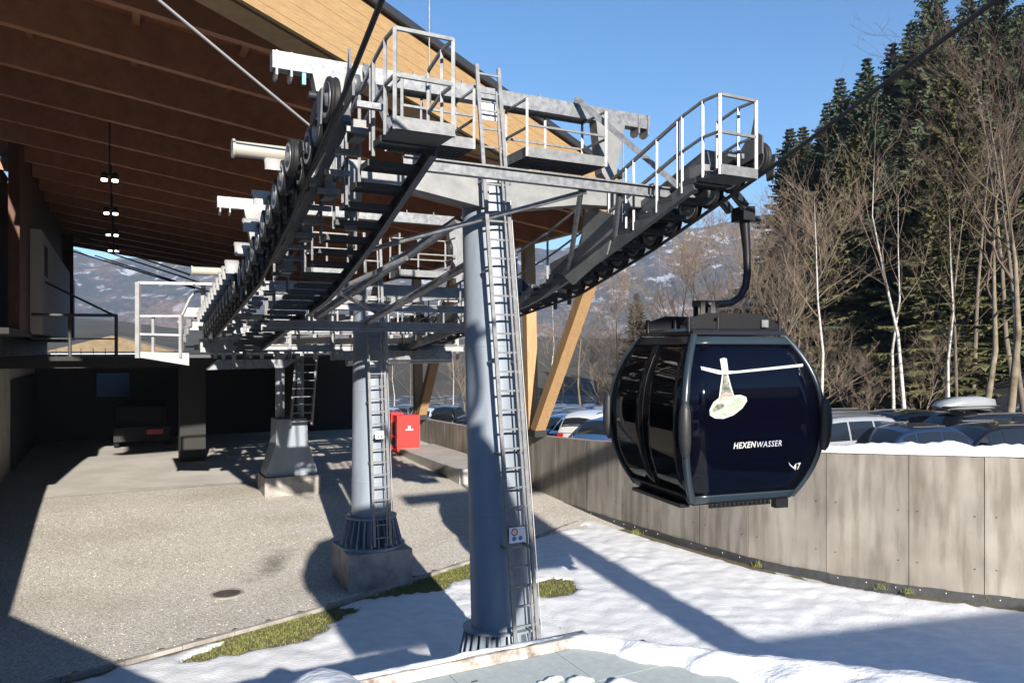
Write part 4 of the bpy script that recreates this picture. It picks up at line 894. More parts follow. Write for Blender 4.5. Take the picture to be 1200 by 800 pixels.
B().path([L(T0+.1, -4.0, 6.2), L(T0+.1, -3.72, 6.85), L(T0+.1, -3.6, 7.0), L(T0+.1, -3.45, 7.02)], .035).part('curved_rail', 'galv_sunlit', lp_)
B().box(L(T0+.3, -3.25, 6.48), (1.25, .3, .24), RL).part('crosshead', 'galv_sunlit', lp_)
B().prism([L(T0+.2, -3.85, 6.02), L(T0+.2, -2.75, 6.02), L(T0+.2, -2.6, 6.2), L(T0+.2, -3.75, 6.24)], UV*.3).part('crosshead', 'galv_sunlit', lp_)
B().box(L(T0+.3, -3.0, 6.72), (.6, .3, .12), RL).part('crosshead', 'galv_sunlit', lp_); B().box(L(T0+.2, -2.95, 6.85), (.3, .2, .14), RL).part('gauge_box', 'galv', lp_)
for k in range(4): B().bar(L(T0+.2, -3.9+k*.06, 5.5+.2*k), L(T0+.2, -3.9+k*.06, 5.7+.2*k), .12, .12).part('hinge_block', 'galv', lp_)
B().box(L(T0+.6, -3.0, 5.62), (.9, .5, .35), RL).part('machine_housing', 'steelgrey', lp_)
B().prism([L(T0+.1, -3.3, 4.98), L(T0+.1, -1.3, 5.02), L(T0+.1, -1.0, 5.24), L(T0+.1, -3.0, 5.24)], UV*.5).part('drip_tray', 'galv', lp_)
for k, (p, q) in enumerate((((-3.6, 8.2), (-6.9, 9.6)), ((-3.2, 8.0), (-6.6, 9.4)), ((-3.4, 7.9), (-7.2, 9.3)), ((-2.8, 7.8), (-6.2, 9.2)))):
    B().tube(L(12+k*.5, p[0], p[1]-.6), L(20+k, q[0], q[1]), .025, n=5).top('stay_cable', 'dark', ('lowest', 'second lowest', 'third lowest', 'highest')[k]+' of the dark stay cables crossing the opening at left', 'cable', 'stay cables at the station mouth')
# dark snow groomer parked in the hall with a red light strip
vh = thing('service_vehicle', 'dark utility vehicle with a red panel parked in the shade inside the hall', 'vehicle', L(30, -4.4, .87))
B().lbox(29, 32.5, -5.6, -3.2, 1.2, 1.85).part('body', 'hall_shade', vh); B().prism([L(29.6, -5.5, 1.85), L(32, -5.5, 1.85), L(31.6, -5.5, 2.75), L(30.1, -5.5, 2.75)], VV*2.2).part('cab', 'hall_shade', vh)
B().lbox(28.97, 29, -4.2, -3.5, 1.5, 1.72).part('tail_panel', 'red', vh)
for v in (-5.6, -3.3):
    for t in (29.6, 31.8): B().lathe([(.001, 0), (.3, 0), (.36, .04), (.36, .2), (.3, .24), (.001, .24)], L(t, v, 1.23), VV, 16).part('wheel', 'rubber', vh)
# ================================================================== low roof in the foreground
hut = thing('foreground_roof', 'grey panelled flat roof with snow-covered edge in the near foreground', 'roof', L(-6, 0, 0))
tc, vc = tv(.30, 6.75); tc -= .3; vc -= .1; ZH = 3.0
mat('roofpanel', (.36, .40, .39), .75, 0, (.43, .465, .45), 14, 4, bump=.15, bscale=120)
mat('rust', (.19, .14, .105), .8, 0, (.46, .44, .41), 4, ramp=(.36, .50))
B().lbox(tc-6, tc-.1, vc-3.6, vc+.85, 0, ZH-.09).part('wall', 'concrete', hut)
B().lbox(tc-6, tc-.11, vc-3.6, vc+.86, ZH-.085, ZH-.062).part('roof_deck', 'dark', hut)
for i in range(6):
    for j in range(-1, 4):
        B().lbox(tc-.14-.62*(i+1)+.003, tc-.14-.62*i-.003, vc-.06-.95*(j+1)+.003, (vc-.06-.95*j-.003 if j >= 0 or i > 0 else vc+.55), ZH-.06, ZH+rnd.uniform(0, .002)).part('roof_panel', 'roofpanel', hut)
B().lbox(tc-.10, tc+.01, vc-3.9, vc+.3, ZH-.12, ZH+.075).part('edge_board', 'rust', hut)
for i in range(5):
    for j in range(3): B().box(L(tc-.14-.62*i-.31+.1, vc-.06-.95*(j+1)+.12, ZH+.008), (.05, .01, .006), RL).part('clip', 'grate', hut)
# snow heaps on it: heightfields over the roof edge
def heap(name, label, fn, t0, t1, v0, v1, n, m_, z0):
    b = B(); vs = []; ok = []; fs = []
    for i in range(n+1):
        for j in range(m_+1):
            t = t0+(t1-t0)*i/n; v = v0+(v1-v0)*j/m_; h = fn(t, v); vs.append(L(t, v, z0+h)); ok.append(h > -.035)
    for i in range(n):
        for j in range(m_):
            q = (i*(m_+1)+j, (i+1)*(m_+1)+j, (i+1)*(m_+1)+j+1, i*(m_+1)+j+1)
            if any(ok[k] for k in q): fs.append(q)
    b.add(vs, fs, True); return setp(b.top(name, 'snow', label, 'snow'), kind='stuff')
def nz(t, v, s): return noise.noise(Vector((t*s, v*s, 3.3)))
def roll(t, v):                                             # thick roll sliding off the right edge
    s = tc-t; c = vc+.12+.86*s+.05*nz(t, v, 1.5); w = .10+.19*min(s, 2.2)+.05*nz(t, v, 3); d = abs(v-c)/w
    if s < .03: return -.1
    lobe = .5+.5*math.sin(s*11+v*3.0+1.2*nz(t, v, 2))
    inner = 1 if v > c else .55+.4*lobe
    h = (.095+.01*s)*math.sqrt(max(0, 1-(d/inner)**2)) if d < inner else -.1
    if v < c: h *= .6+.4*lobe
    return h*sstep(-.06, .12, s)+.02*nz(t, v, 9)-.03
heap('roof_snow', 'thick roll of snow along the right edge of the foreground roof', roll, tc+.1, tc-3.2, vc-.75, vc+2.2, 90, 90, ZH+.03)
def edge(t, v):
    s = t-(tc-.03); g = .03+.04*nz(0, v, 1.9)+.015*nz(t, v, 7); w = .055+.035*nz(3, v, 2.5)
    return g*math.sqrt(1-(s/w)**2)-.012 if abs(s) < w else -.1
heap('edge_snow', 'thin strip of snow on the far edge board of the foreground roof', edge, tc-.24, tc+.14, vc-3.8, vc+.1, 16, 140, ZH+.065)
def mound(t, v):
    s = tc-t; d = math.hypot((s-.35)/.75, (v-(vc-1.95))/.34); return .26*max(-.2, (1-d*d))*(1+.2*nz(t, v, 3))-.02+.015*nz(t, v, 10)
heap('snow_mound', 'rounded snow mound at the left end of the foreground roof', mound, tc+.35, tc-1.9, vc-2.9, vc-1.2, 50, 50, ZH)
def lumps(t, v):
    s = tc-t; h = -.1
    for a, c, ra, rb, hh in ((.5, -1.0, .06, .07, .055), (.60, -.38, .045, .12, .04), (.70, -.2, .06, .14, .05), (.92, .05, .08, .15, .05)):
        d = ((s-a)/ra)**2+((v-vc-c)/rb)**2+.9*nz(t, v, 6)
        if d < 1: h = max(h, hh*math.sqrt(max(0, 1-d))+.025*nz(t, v, 14)-.02)
    return h
heap('snow_clumps', 'small clumps of snow resting on the grey roof panels', lumps, tc-.3, tc-1.5, vc-1.4, vc+.4, 60, 80, ZH+.01)
# ================================================================== shadow terrace, uphill pylon and shadow building (outside the frame, they cast the shadows in it)
B().prism([(-14, 11.2, 0), (-2.5, 3.2, 0), (-1.4, 2.2, 0), (1.6, 1.2, 0), (2, -6, 0), (-14, -6, 0)], (0, 0, 3.9)).top('shadow_terrace', 'concrete', 'unseen concrete terrace at the viewpoint, its edge shaped to cast a shadow', 'terrace')
up = thing('lift_pylon', 'unseen uphill pylon behind the viewpoint, there to cast a shadow', 'pylon', L(-24, 1.6, 3), 'pylons of the ropeway')
B().tube(L(-24, 1.6, -1), L(-23.6, 1.4, 15.2), .55, .42, 20).part('mast', 'mast', up); B().bar(L(-23.6, -2, 15.2), L(-23.6, 4.8, 15.2), .4, .5).part('crossarm', 'arm', up)
lg = thing('shadow_building', 'unseen building uphill of the viewpoint, shaped to cast the lower right shadow', 'building', (22, -11, 0))
A0, A1 = Vector((11.2, -7.25, 0)), Vector((30, -2, 0)); dd = Vector((5, -17.5, 0))
B().prism([A0, A1, A1+dd*.6, A0+dd*.6], (0, 0, 8.6)).part('wall', 'wallwood', lg)
B().prism([A0+ZV*8.6, A1+ZV*8.6, A1+dd*.6+ZV*8.6, A0+dd*.6+ZV*8.6], (0, 0, .35)).part('roof', 'roofcap', lg)
# ================================================================== mountains, hillside behind the viewpoint
mat('hillside', (.03, .028, .018), .95, 0, (.07, .055, .035), .05, 6)
m = mat('mountain', (.06, .05, .035), .95); n, l = nodes('mountain'); bs = n['Principled BSDF']; g = n.new('ShaderNodeNewGeometry')
def ntex(sc, det=7):
    t = n.new('ShaderNodeTexNoise'); t.inputs['Scale'].default_value = sc; t.inputs['Detail'].default_value = det; t.inputs['Roughness'].default_value = .68; l.new(g.outputs['Position'], t.inputs[0]); return t.outputs[0]
def rampn(src, stops):
    r = n.new('ShaderNodeValToRGB'); l.new(src, r.inputs[0]); e = r.color_ramp.elements
    e[0].position, e[0].color = stops[0][0], (*stops[0][1], 1); e[1].position, e[1].color = stops[-1][0], (*stops[-1][1], 1)
    for p, c in stops[1:-1]: k = e.new(p); k.color = (*c, 1)
    return r.outputs[0]
c0 = rampn(ntex(.010), [(.40, (.018, .025, .027)), (.5, (.05, .044, .042)), (.60, (.13, .085, .062))]); cf = rampn(ntex(.11, 4), [(.35, (.35, .35, .4)), (.65, (1.5, 1.4, 1.25))])
mm = n.new('ShaderNodeMix'); mm.data_type = 'RGBA'; mm.blend_type = 'MULTIPLY'; mm.inputs[0].default_value = 1; l.new(c0, mm.inputs[6]); l.new(cf, mm.inputs[7]); c1 = mm.outputs[2]; msk = rampn(ntex(.025, 9), [(.56, (0, 0, 0)), (.60, (1, 1, 1))])
sp_ = n.new('ShaderNodeSeparateXYZ'); l.new(g.outputs['Position'], sp_.inputs[0]); mr = n.new('ShaderNodeMapRange'); mr.inputs[1].default_value = 60; mr.inputs[2].default_value = 260; mr.inputs[3].default_value = .25; mr.inputs[4].default_value = .75; l.new(sp_.outputs[2], mr.inputs[0])
mu = n.new('ShaderNodeMath'); mu.operation = 'MULTIPLY'; l.new(msk, mu.inputs[0]); l.new(mr.outputs[0], mu.inputs[1])
mx = n.new('ShaderNodeMix'); mx.data_type = 'RGBA'; l.new(mu.outputs[0], mx.inputs[0]); l.new(c1, mx.inputs[6]); mx.inputs[7].default_value = (.55, .58, .64, 1); l.new(mx.outputs[2], bs.inputs['Base Color'])
def ridge(name, tab, D0, D1, n_, m_, zb, rough, a0=None, matn='mountain'):
    b = B(); vs = []; fs = []
    x0, x1 = tab[0][0], tab[-1][0]
    for i in range(n_+1):
        px_ = x0+(x1-x0)*i/n_; k = (px_-HX)/F; hy = interp(tab, px_)
        for j in range(m_+1):
            f = j/m_; D = D0+(D1-D0)*f; top = CZ+(HY-hy)/F*D1; p = Vector((k*D, D, 0))
            env = f**.8; z = zb+(top-zb)*env; z += rough*(noise.fractal(p*(11/D1), 1, 2, 7)+.35*noise.fractal(p*(25/D1), 1, 2, 5))*min(1, f*1.5)*(1-.5*f)
            vs.append((p.x, p.y, z))
    for i in range(n_):
        for j in range(m_): fs.append((i*(m_+1)+j, (i+1)*(m_+1)+j, (i+1)*(m_+1)+j+1, i*(m_+1)+j+1))
    b.add(vs, fs, False); return setp(b.top(name, matn), kind='structure')
ridge('mountain', [(-200, 262), (0, 270), (70, 291), (115, 303), (180, 300), (260, 292), (400, 300), (520, 300), (600, 288), (660, 292), (720, 278), (780, 268), (840, 262), (930, 255), (1100, 250), (1350, 245)], 1250, 1750, 240, 50, -4, 34)
# low wooded rise beyond the station
ridge('hill', [(-200, 392), (0, 386), (80, 372), (140, 376), (200, 384), (300, 392), (420, 398), (560, 398), (640, 394), (760, 398), (900, 400)], 120, 330, 90, 16, -3.2, 1.2, matn='hillside')
b = B(); vs = []; fs = []                                   # unseen wooded slope behind and beside the viewpoint, raised to cut sky light
for i in range(41):
    for j in range(31):
        a = R(-200)+(R(220))*i/40; d = 35+400*(j/30)**1.6; x, y = math.cos(a)*d, math.sin(a)*d-10
        f = sstep(.25, -.3, math.sin(a)); z = -1+(d-35)*.33*f; z += (3*noise.noise(Vector((x, y, 0))*.03)+ (6 if d > 45 else 0))*f; vs.append((x, y, z-2.3*(1-f)))
for i in range(40):
    for j in range(30): fs.append((i*31+j, (i+1)*31+j, (i+1)*31+j+1, i*31+j+1))
b.add(vs, fs, True); setp(b.top('hillside', 'hillside'), kind='structure')
# ================================================================== trees
def spruce(seed, H, wd, m='needle'):
    r = random.Random(seed); tr = B().path([(0, 0, -1), (0, 0, H*.3), (0, 0, H*.7), (0, 0, H*.99)], [H*.015, H*.011, H*.006, .01], 7); b = B(); z = H*.10
    while z < H*.985:
        f = (z-H*.06)/(H*.94); rad = wd*(1-f)**.85*(.70+.55*r.random())+.05; n_ = 7 if f < .9 else 5; a0 = r.uniform(0, 6.28)
        for k in range(n_):
            a = a0+k*6.283/n_+r.uniform(-.25, .25); R_ = rad*r.uniform(.65, 1.15); dx, dy = math.cos(a), math.sin(a); droop = -.28*R_*(1-f*1.3); p0 = Vector((0, 0, z)); q = []
            for s in range(5):
                u_ = s/4; q.append(p0+Vector((dx*R_*u_, dy*R_*u_, droop*(u_**1.4)+.22*R_*max(0, u_-.6))))
            side = Vector((-dy, dx, 0))
            nt_ = max(5, int(R_*7.5))
            for s in range(nt_):
                u_ = (s+.7)/nt_; j = min(3, int(u_*4)); c = q[j].lerp(q[j+1], u_*4-j); ln = (.50*(1-u_)+.17)*R_*.62*r.uniform(.6, 1.2)+.1; wdt = .042+.008*R_
                for sg in (-1, 1):
                    tip = c+(side*sg*r.uniform(.6, 1)+Vector((dx, dy, 0))*.65)*ln+Vector((0, 0, -.30*ln*r.uniform(.4, 1.6))); mid = c.lerp(tip, .5)+Vector((0, 0, r.uniform(-.02, .06)))
                    w = (tip-c).cross(Vector((0, 0, 1)))
                    w = w.normalized()*wdt*r.uniform(.8, 1.7) if w.length > 1e-5 else side*wdt
                    dn = Vector((0, 0, -r.uniform(.05, .22)*ln-.05))
                    b.add([c, mid-w+dn*.5, tip, mid+w+dn*.5], [(0, 1, 2), (0, 2, 3)])
                    b.add([c, mid+dn*2.2, tip], [(0, 1, 2)])
        z += H*.0125*(1.35-f*.55)+.05
    return tr, b
def protos(pairs): return [(t.mesh('trunk', tm), c.mesh('crown', cm)) for (t, c), tm, cm in pairs]
SPR = protos([(spruce(1, 28, 4.6), 'bark', 'needle'), (spruce(2, 24, 4.0), 'bark', 'needle'), (spruce(3, 20, 3.4), 'bark', 'needle2')])
SH = [28, 24, 20]
def bare(seed, H, spread, levels=4, lean=.05, trunk_r=.16, dens=1.0, start=.3):
    r = random.Random(seed); tr = B(); cr = B()
    def grow(p, d, ln, rad, lv, b):
        n_ = 5 if lv < 2 else (4 if lv < 3 else 3); pts = [p]; rs = [rad]
        for s in range(n_):
            d = (d+Vector((r.gauss(0, .10+.05*lv), r.gauss(0, .10+.05*lv), r.gauss(.05, .06)))).normalized(); p = p+d*ln/n_; pts.append(p); rs.append(max(.004, rad*(1-(s+1)/n_*(.97 if lv == 0 else .8))))
        b.path(pts, rs, 6 if lv == 0 else (4 if lv < 3 else 3), False)
        if lv >= levels: return
        k = int(({0: 15, 1: 7, 2: 6, 3: 4}[lv])*dens)
        for c in range(k):
            u_ = r.uniform(start if lv == 0 else .2, 1.0); j = min(n_-1, int(u_*n_)); q = pts[j].lerp(pts[j+1], u_*n_-j); dd = (pts[j+1]-pts[j]).normalized()
            a = r.uniform(0, 6.28); pr = dd.orthogonal().normalized(); pr = (Matrix.Rotation(a, 3, dd) @ pr); ang = r.uniform(.35, .85) if lv else r.uniform(.4, .95)
            nd = (dd*math.cos(ang)+pr*math.sin(ang)*(1 if lv else spread)+Vector((0, 0, .22))).normalized(); l2 = ln*r.uniform(.30, .52)*(1.25-u_*.6 if lv == 0 else 1); grow(q, nd, l2, max(.006, rs[j]*r.uniform(.35, .5)), lv+1, cr)
    grow(Vector((0, 0, -.6)), Vector((r.gauss(0, lean), r.gauss(0, lean), 1)).normalized(), H, trunk_r, 0, tr); return tr, cr
BAR = protos([(bare(11, 15, .8, 3, trunk_r=.13, start=.5, dens=.5), 'birch', 'twig'), (bare(12, 17, .7, 3, lean=.03, trunk_r=.14, start=.5, dens=.45), 'birch', 'twig'), (bare(13, 13, 1.0, 4, trunk_r=.12, start=.3, dens=.7), 'bark', 'twigdark'), (bare(14, 14, 1.2, 4, trunk_r=.2, start=.35, lean=.1, dens=.8), 'mossbark', 'twigdark'), (bare(15, 9, 1.0, 3, trunk_r=.09, start=.04, lean=.1, dens=1.3), 'bark', 'twig')])
BH = [15, 17, 13, 14, 9]
def tree(kind, i, px_, ybase_or_None, ytop, Y, label, group, name, rotz=None, sxy=1.0, cat='tree'):
    P, HS = (SPR, SH) if kind == 's' else (BAR, BH)
    x = (px_-HX)/F*Y; zb = lotz(x, Y); top = CZ+(HY-ytop)/F*Y; sc = max(.25, (top-zb)/HS[i])
    r = thing(name, label, cat, (x, Y, zb-.1), group); r.rotation_euler.z = rnd.uniform(0, 6.28) if rotz is None else rotz; r.scale = (sc*sxy, sc*sxy, sc)
    for me, nm in zip(P[i], ('trunk', 'crown')): o = bpy.data.objects.new(nm, me); COL.objects.link(o); o.parent = r
    return r
SP_ = [(1092, -40, 52, 0, 'tallest dark spruce of the wood, its tip cut off by the upper picture edge'), (1046, 44, 56, 0, 'dark spruce left of the tallest one, pointed tip clear against the sky'), (1016, 62, 52, 1, 'spruce with grey-green lit branches in the middle of the wood edge'),
       (985, 86, 58, 1, 'slender dark spruce with a spiky tip at the left edge of the wood'), (962, 150, 62, 1, 'short dark spruce between the slender tips at the wood edge'), (941, 143, 85, 2, 'small distant spruce tip just right of the rope housing'), (926, 145, 88, 2, 'small distant spruce tip nearest the rope housing'),
       (1118, 55, 44, 2, 'olive-green sunlit spruce in front of the tall dark ones'), (1165, -60, 58, 0, 'dark spruce at the right picture edge behind bare branches'), (1215, -40, 50, 0, 'dark spruce partly cut off by the right picture edge'), (1075, 90, 60, 1, 'dark spruce filling the gap below the tallest tip'),
       (1000, 150, 48, 2, 'mid-height green spruce above the dark parked cars'), (1040, 170, 46, 1, 'bushy green spruce behind the two slim white birches'), (1140, 120, 50, 1, 'dark spruce behind the mossy trunks at right'), (1190, 100, 44, 1, 'dark spruce low at the right edge'), (975, 230, 50, 2, 'low dark spruce right of the gondola roof'),
       (746, 340, 75, 2, 'small spruce left of the gondola roof in front of the mountain'), (1240, -80, 62, 0, 'outermost spruce beyond the right picture edge'), (970, 115, 66, 1, 'dark spruce just behind the slender spiky one'), (1005, 95, 64, 0, 'broad dark spruce deep in the wood left of centre'), (1030, 110, 66, 0, 'broad shadowed spruce deep in the wood'), (1068, 20, 60, 0, 'tall dark spruce between the two highest tips'), (1110, 20, 60, 0, 'dark spruce right behind the tallest one'), (1135, -20, 64, 0, 'tall dark spruce behind the olive one'), (1195, 0, 64, 0, 'tall shadowed spruce behind the right edge trees'), (950, 200, 60, 2, 'dark low spruce at the left foot of the wood'), (1060, 260, 50, 2, 'shadowed young spruce behind the birch pair'), (1120, 230, 48, 2, 'shadowed young spruce behind the roof box'), (1170, 220, 50, 2, 'shadowed young spruce behind the thick trunks'), (1010, 290, 52, 2, 'shadowed young spruce above the black car'), (1095, 200, 42, 2, 'young green spruce low between the birch stems')]
for px_, yt, Y, i, lab in SP_: tree('s', i, px_, None, yt, Y, lab, 'spruces of the wood', 'spruce_tree', sxy=1.45)
BA_ = [(960, 215, 34, 0, 'white-stemmed birch just right of the gondola cabin'), (1046, 215, 36, 0, 'slim white birch, left one of the close pair'), (1064, 160, 34.5, 1, 'slim straight white birch, right one of the close pair'), (1109, 240, 33, 0, 'white birch rising behind the car with the roof box'),
       (1150, 180, 29, 3, 'thick mossy trunk with forked crown right of the roof box'), (1176, 120, 27.5, 3, 'thick brown trunk in front of the red car'), (1128, 200, 36, 2, 'bare grey tree leaning between birch and mossy trunk'), (1205, 90, 33, 2, 'tall bare tree cut by the right picture edge'),
       (905, 240, 42, 4, 'wide bare brushy tree behind the gondola hanger'), (880, 275, 46, 4, 'bare many-stemmed tree left of the hanger arm'), (935, 262, 44, 4, 'bare brushy tree between hanger and first birch'), (845, 262, 52, 2, 'bare tree with spreading branches above the gondola roof'), (815, 290, 58, 4, 'bare bush-like tree left of the gondola hanger'),
       (775, 275, 60, 0, 'pale bare tree standing before the mountain slope'), (990, 390, 36, 4, 'reddish bare bush at the foot of the spruces'), (1085, 400, 36, 4, 'bare brush between the birch pair and the roof box'), (1020, 420, 36, 4, 'low bare bush behind the dark parked cars'), 
       (1140, 110, 40, 2, 'tall bare crown in front of the dark spruces at right'), (1190, 60, 40, 2, 'bare brushy crown at the right edge above the red car'), (683, 360, 58, 3, 'brown trunk standing among the parked cars beyond the timber brace'), (645, 330, 62, 0, 'white-stemmed bare tree behind the timber post'), (725, 335, 62, 4, 'brown bare thicket left of the gondola roof'), (795, 300, 58, 4, 'brown bare thicket above the gondola roof'), (750, 320, 66, 2, 'bare twiggy tree behind the small spruce'), (835, 285, 54, 4, 'brown bare thicket below the right sheaves'), (700, 365, 72, 4, 'bare thicket just right of the timber brace'), (712, 400, 70, 4, 'low bare bushes by the far parked cars'), (735, 395, 66, 4, 'low bare bushes left of the gondola'),
       (660, 385, 85, 4, 'bare brown bush far behind the timber brace'), (462, 400, 62, 0, 'pale birch seen under the hall roof left of the red cabinet brace'), (480, 395, 66, 2, 'pale bare tree seen through the hall opening'), (530, 395, 60, 0, 'white birch seen between hall brace and front pylon'), (545, 400, 70, 4, 'bare bush seen beside the front pylon below the beams'),
       (1100, 190, 36, 2, 'bare twiggy crown before the olive spruce')]
for px_, yt, Y, i, lab in BA_: tree('b', i, px_, None, yt, Y, lab, 'bare trees along the wood', 'bare_tree', sxy=1.0 if i != 4 else 1.3)
# ================================================================== far houses and far wood seen through the hall
mat('barkroof', (.16, .11, .06), .8, 0, (.22, .16, .09), 1)
def house(px_, Y, w, d, h, rh, label, mroof='snow', yaw=0):
    x = (px_-HX)/F*Y; r = thing('far_house', label, 'house', (x, Y, -3)); M = Matrix.Rotation(yaw, 3, 'Z'); O_ = Vector((x, Y, -3))
    def q(a, b_, c): return O_+M@Vector((a, b_, c))
    B().box(q(0, 0, h/2), (w, d, h), M).part('wall', 'white', r)
    rf = B(); rf.prism([q(-w/2-.8, -d/2-1, h), q(w/2+.8, -d/2-1, h), q(0, -d/2-1, h+rh)], M@Vector((0, d+2, 0))); rf.part('roof', mroof, r)
    for k in range(4): f = B().box(q(-w*.36+k*w*.24, -d/2-.02, h*.6), (1.1, .08, 1.3), M).part('window', 'dark', r); B().box(q(-w*.36+k*w*.24, -d/2-.05, h*.6-.75), (1.3, .14, .1), M).part('sill', 'white', f)
house(120, 105, 14, 10, 4.2, 1.6, 'white house with a snowy roof seen far off through the left hall opening')
house(140, 160, 22, 14, 8.2, 3.2, 'distant house with a brown roof beside the wooded rise', 'barkroof', .3)
# ================================================================== parked cars
mat('carglass', (.012, .016, .022), .06, spec=.5); mat('tyre', (.015, .015, .016), .7); mat('rimmetal', (.4, .4, .42), .35, .8); mat('headlamp', (.6, .62, .65), .1); mat('taillamp', (.4, .01, .01), .2); mat('chrome', (.6, .6, .62), .2, .9)
CARCOL = {'silver': (.36, .38, .40), 'white': (.72, .74, .76), 'black': (.010, .010, .012), 'darkblue': (.015, .03, .07), 'grey': (.09, .10, .11), 'red': (.42, .02, .015), 'blue': (.05, .12, .25)}
for k, c in CARCOL.items(): mat('paint_'+k, c, .28, .35, coat=.8)
def car_meshes(suv):
    H = 1.68 if suv else 1.46; hb = .98 if suv else .88; Lx = 2.25; W_ = .90
    # body lower loft: stations along x with (half width, z bottom, z belt)
    st = [(-Lx, .70, .42, .62), (-Lx+.08, .80, .32, hb-.12), (-Lx+.35, .87, .26, hb), (-1.2, W_, .22, hb), (0, W_, .22, hb), (.75, W_, .22, hb-.01), (1.1, .89, .22, hb-.03), (1.75, .86, .24, hb-.12), (2.1, .80, .28, hb-.24), (Lx, .66, .40, .58)]
    b = B(); vs = []; fs = []
    for x, w, z0, z1 in st: 
        m_ = (z0+z1)/2
        vs += [(x, -w*.9, z0), (x, -w, m_), (x, -w*.97, z1-.06), (x, -w*.86, z1), (x, 0, z1+.03), (x, w*.86, z1), (x, w*.97, z1-.06), (x, w, m_), (x, w*.9, z0)]
    for i in range(len(st)-1):
        for k in range(8): fs.append((i*9+k, i*9+k+1, (i+1)*9+k+1, (i+1)*9+k))
        fs.append((i*9+8, i*9, (i+1)*9, (i+1)*9+8))
    fs += [tuple(range(9)), tuple(range((len(st)-1)*9, len(st)*9))[::-1]]
    b.add(vs, fs, True)
    # greenhouse loft along x, curved sides
    xs = [-2.16, -2.12, -2.02, -1.8, -1.2, -.5, .1, .45, .7, .95, 1.18] if suv else [-1.95, -1.75, -1.5, -1.25, -.9, -.4, .05, .32, .6, .9, 1.15]
    zs = [hb, hb+.25, H-.22, H-.06, H, H+.005, H-.015, H-.06, H-.24, H-.47, hb] if suv else [hb, hb+.16, hb+.34, H-.10, H-.03, H, H-.01, H-.05, H-.22, H-.42, hb]
    tz = list(zip(xs, zs)); xr0, xr1 = (-1.9, .4) if suv else (-1.2, .3)
    def rz_(x): return interp(tz, x)
    def sec(x, w):                                          # w 0..1 up the side, 1..2 over to the centre line
        z = rz_(x); hgt = max(.001, z-hb); bw = .82-.05*max(0, abs(x+.3)-1)/1.2; rw2 = bw-.17*min(1, hgt/.55)
        if w <= 1: k_ = w; return (bw+(rw2-bw)*(k_**1.35), hb-.02+(hgt-.05)*k_)
        k_ = w-1; return (rw2*(1-k_), hb-.02+hgt-.05+.07*math.sin(k_*math.pi/2)*min(1, hgt/.2))
    ws = [0, .33, .66, .88, 1, 1.15, 1.5, 2]; vs = []; fs = []; m_ = len(ws)*2-1
    for x in xs:
        row = [(x, -sec(x, w)[0], sec(x, w)[1]) for w in ws]; vs += row+[(x, -p[1], p[2]) for p in row[-2::-1]]
    for i in range(len(xs)-1):
        for k in range(m_-1): fs.append((i*m_+k, i*m_+k+1, (i+1)*m_+k+1, (i+1)*m_+k))
    b.add(vs, fs, True); body = b; panes = []
    def patch(nm, pts, off):
        n1, n2 = len(pts), len(pts[0]); V = [Vector(p)+Vector(off) for r_ in pts for p in r_]
        panes.append((nm, B().add(V, [(i*n2+k, i*n2+k+1, (i+1)*n2+k+1, (i+1)*n2+k) for i in range(n1-1) for k in range(n2-1)], True)))
    for sd_ in (-1, 1):
        for x0, x1 in (((-1.85, -1.12), (-1.06, -.28), (-.22, .62)) if suv else ((-1.35, -.98), (-.92, -.22), (-.16, .55))):
            patch('side_window', [[(x0+(x1-x0)*a/3, sd_*sec(x0+(x1-x0)*a/3, w)[0], sec(x0+(x1-x0)*a/3, w)[1]) for w in (.14, .4, .65, .86)] for a in range(4)], (0, sd_*.008, 0))
    xa, xb_ = (.46, 1.1) if suv else (.36, 1.08)
    def topz(x, y): z = rz_(x); hw_ = sec(x, 1)[0]; k_ = 1-min(1, abs(y)/hw_); return sec(x, 1)[1]+.07*math.sin(k_*math.pi/2)*min(1, (z-hb)/.2)
    patch('windscreen', [[(xa+(xb_-xa)*a/4, y*sec(xa+(xb_-xa)*a/4, 1)[0]*.94, topz(xa+(xb_-xa)*a/4, y*sec(xa+(xb_-xa)*a/4, 1)[0]*.94)) for y in (-1, -.5, 0, .5, 1)] for a in range(5)], (.006, 0, .006))
    xa2, xb2 = (-2.13, -2.0) if suv else (-1.85, -1.28)
    patch('rear_window', [[(xa2+(xb2-xa2)*a/4, y*sec(xa2+(xb2-xa2)*a/4, 1)[0]*.92, topz(xa2+(xb2-xa2)*a/4, y*sec(xa2+(xb2-xa2)*a/4, 1)[0]*.92)) for y in (-1, -.5, 0, .5, 1)] for a in range(5)], (-.006, 0, .006))
    rw_ = .62
    det = []
    for s in (-1, 1):
        det.append(('headlight', 'headlamp', B().box((2.1, s*.62, hb-.32), (.2, .3, .14)))); det.append(('taillight', 'taillamp', B().box((-2.2, s*.66, hb-.2), (.1, .22, .2))))
        det.append(('mirror', None, B().box((.85, s*1.0, hb+.08), (.12, .2, .14)))); det.append(('roof_rail', 'chrome', B().bar(((xr0+.25), s*(rw_-.02), H-.035), (xr1-.3, s*(rw_-.02), H-.03), .03, .03)))
    wh = B().lathe([(.001, -.1), (.2, -.1), (.31, -.09), (.33, -.05), (.33, .05), (.31, .09), (.2, .1), (.001, .1)], ax=Vector((0, 1, 0)), n=20); rim = B().lathe([(.2, -.108), (.18, -.11), (.05, -.105), (.001, -.105)], ax=Vector((0, 1, 0)), n=14).lathe([(.2, .108), (.18, .11), (.05, .105), (.001, .105)], ax=Vector((0, 1, 0)), n=14)
    return body, panes, det, wh, rim
CARM = {}
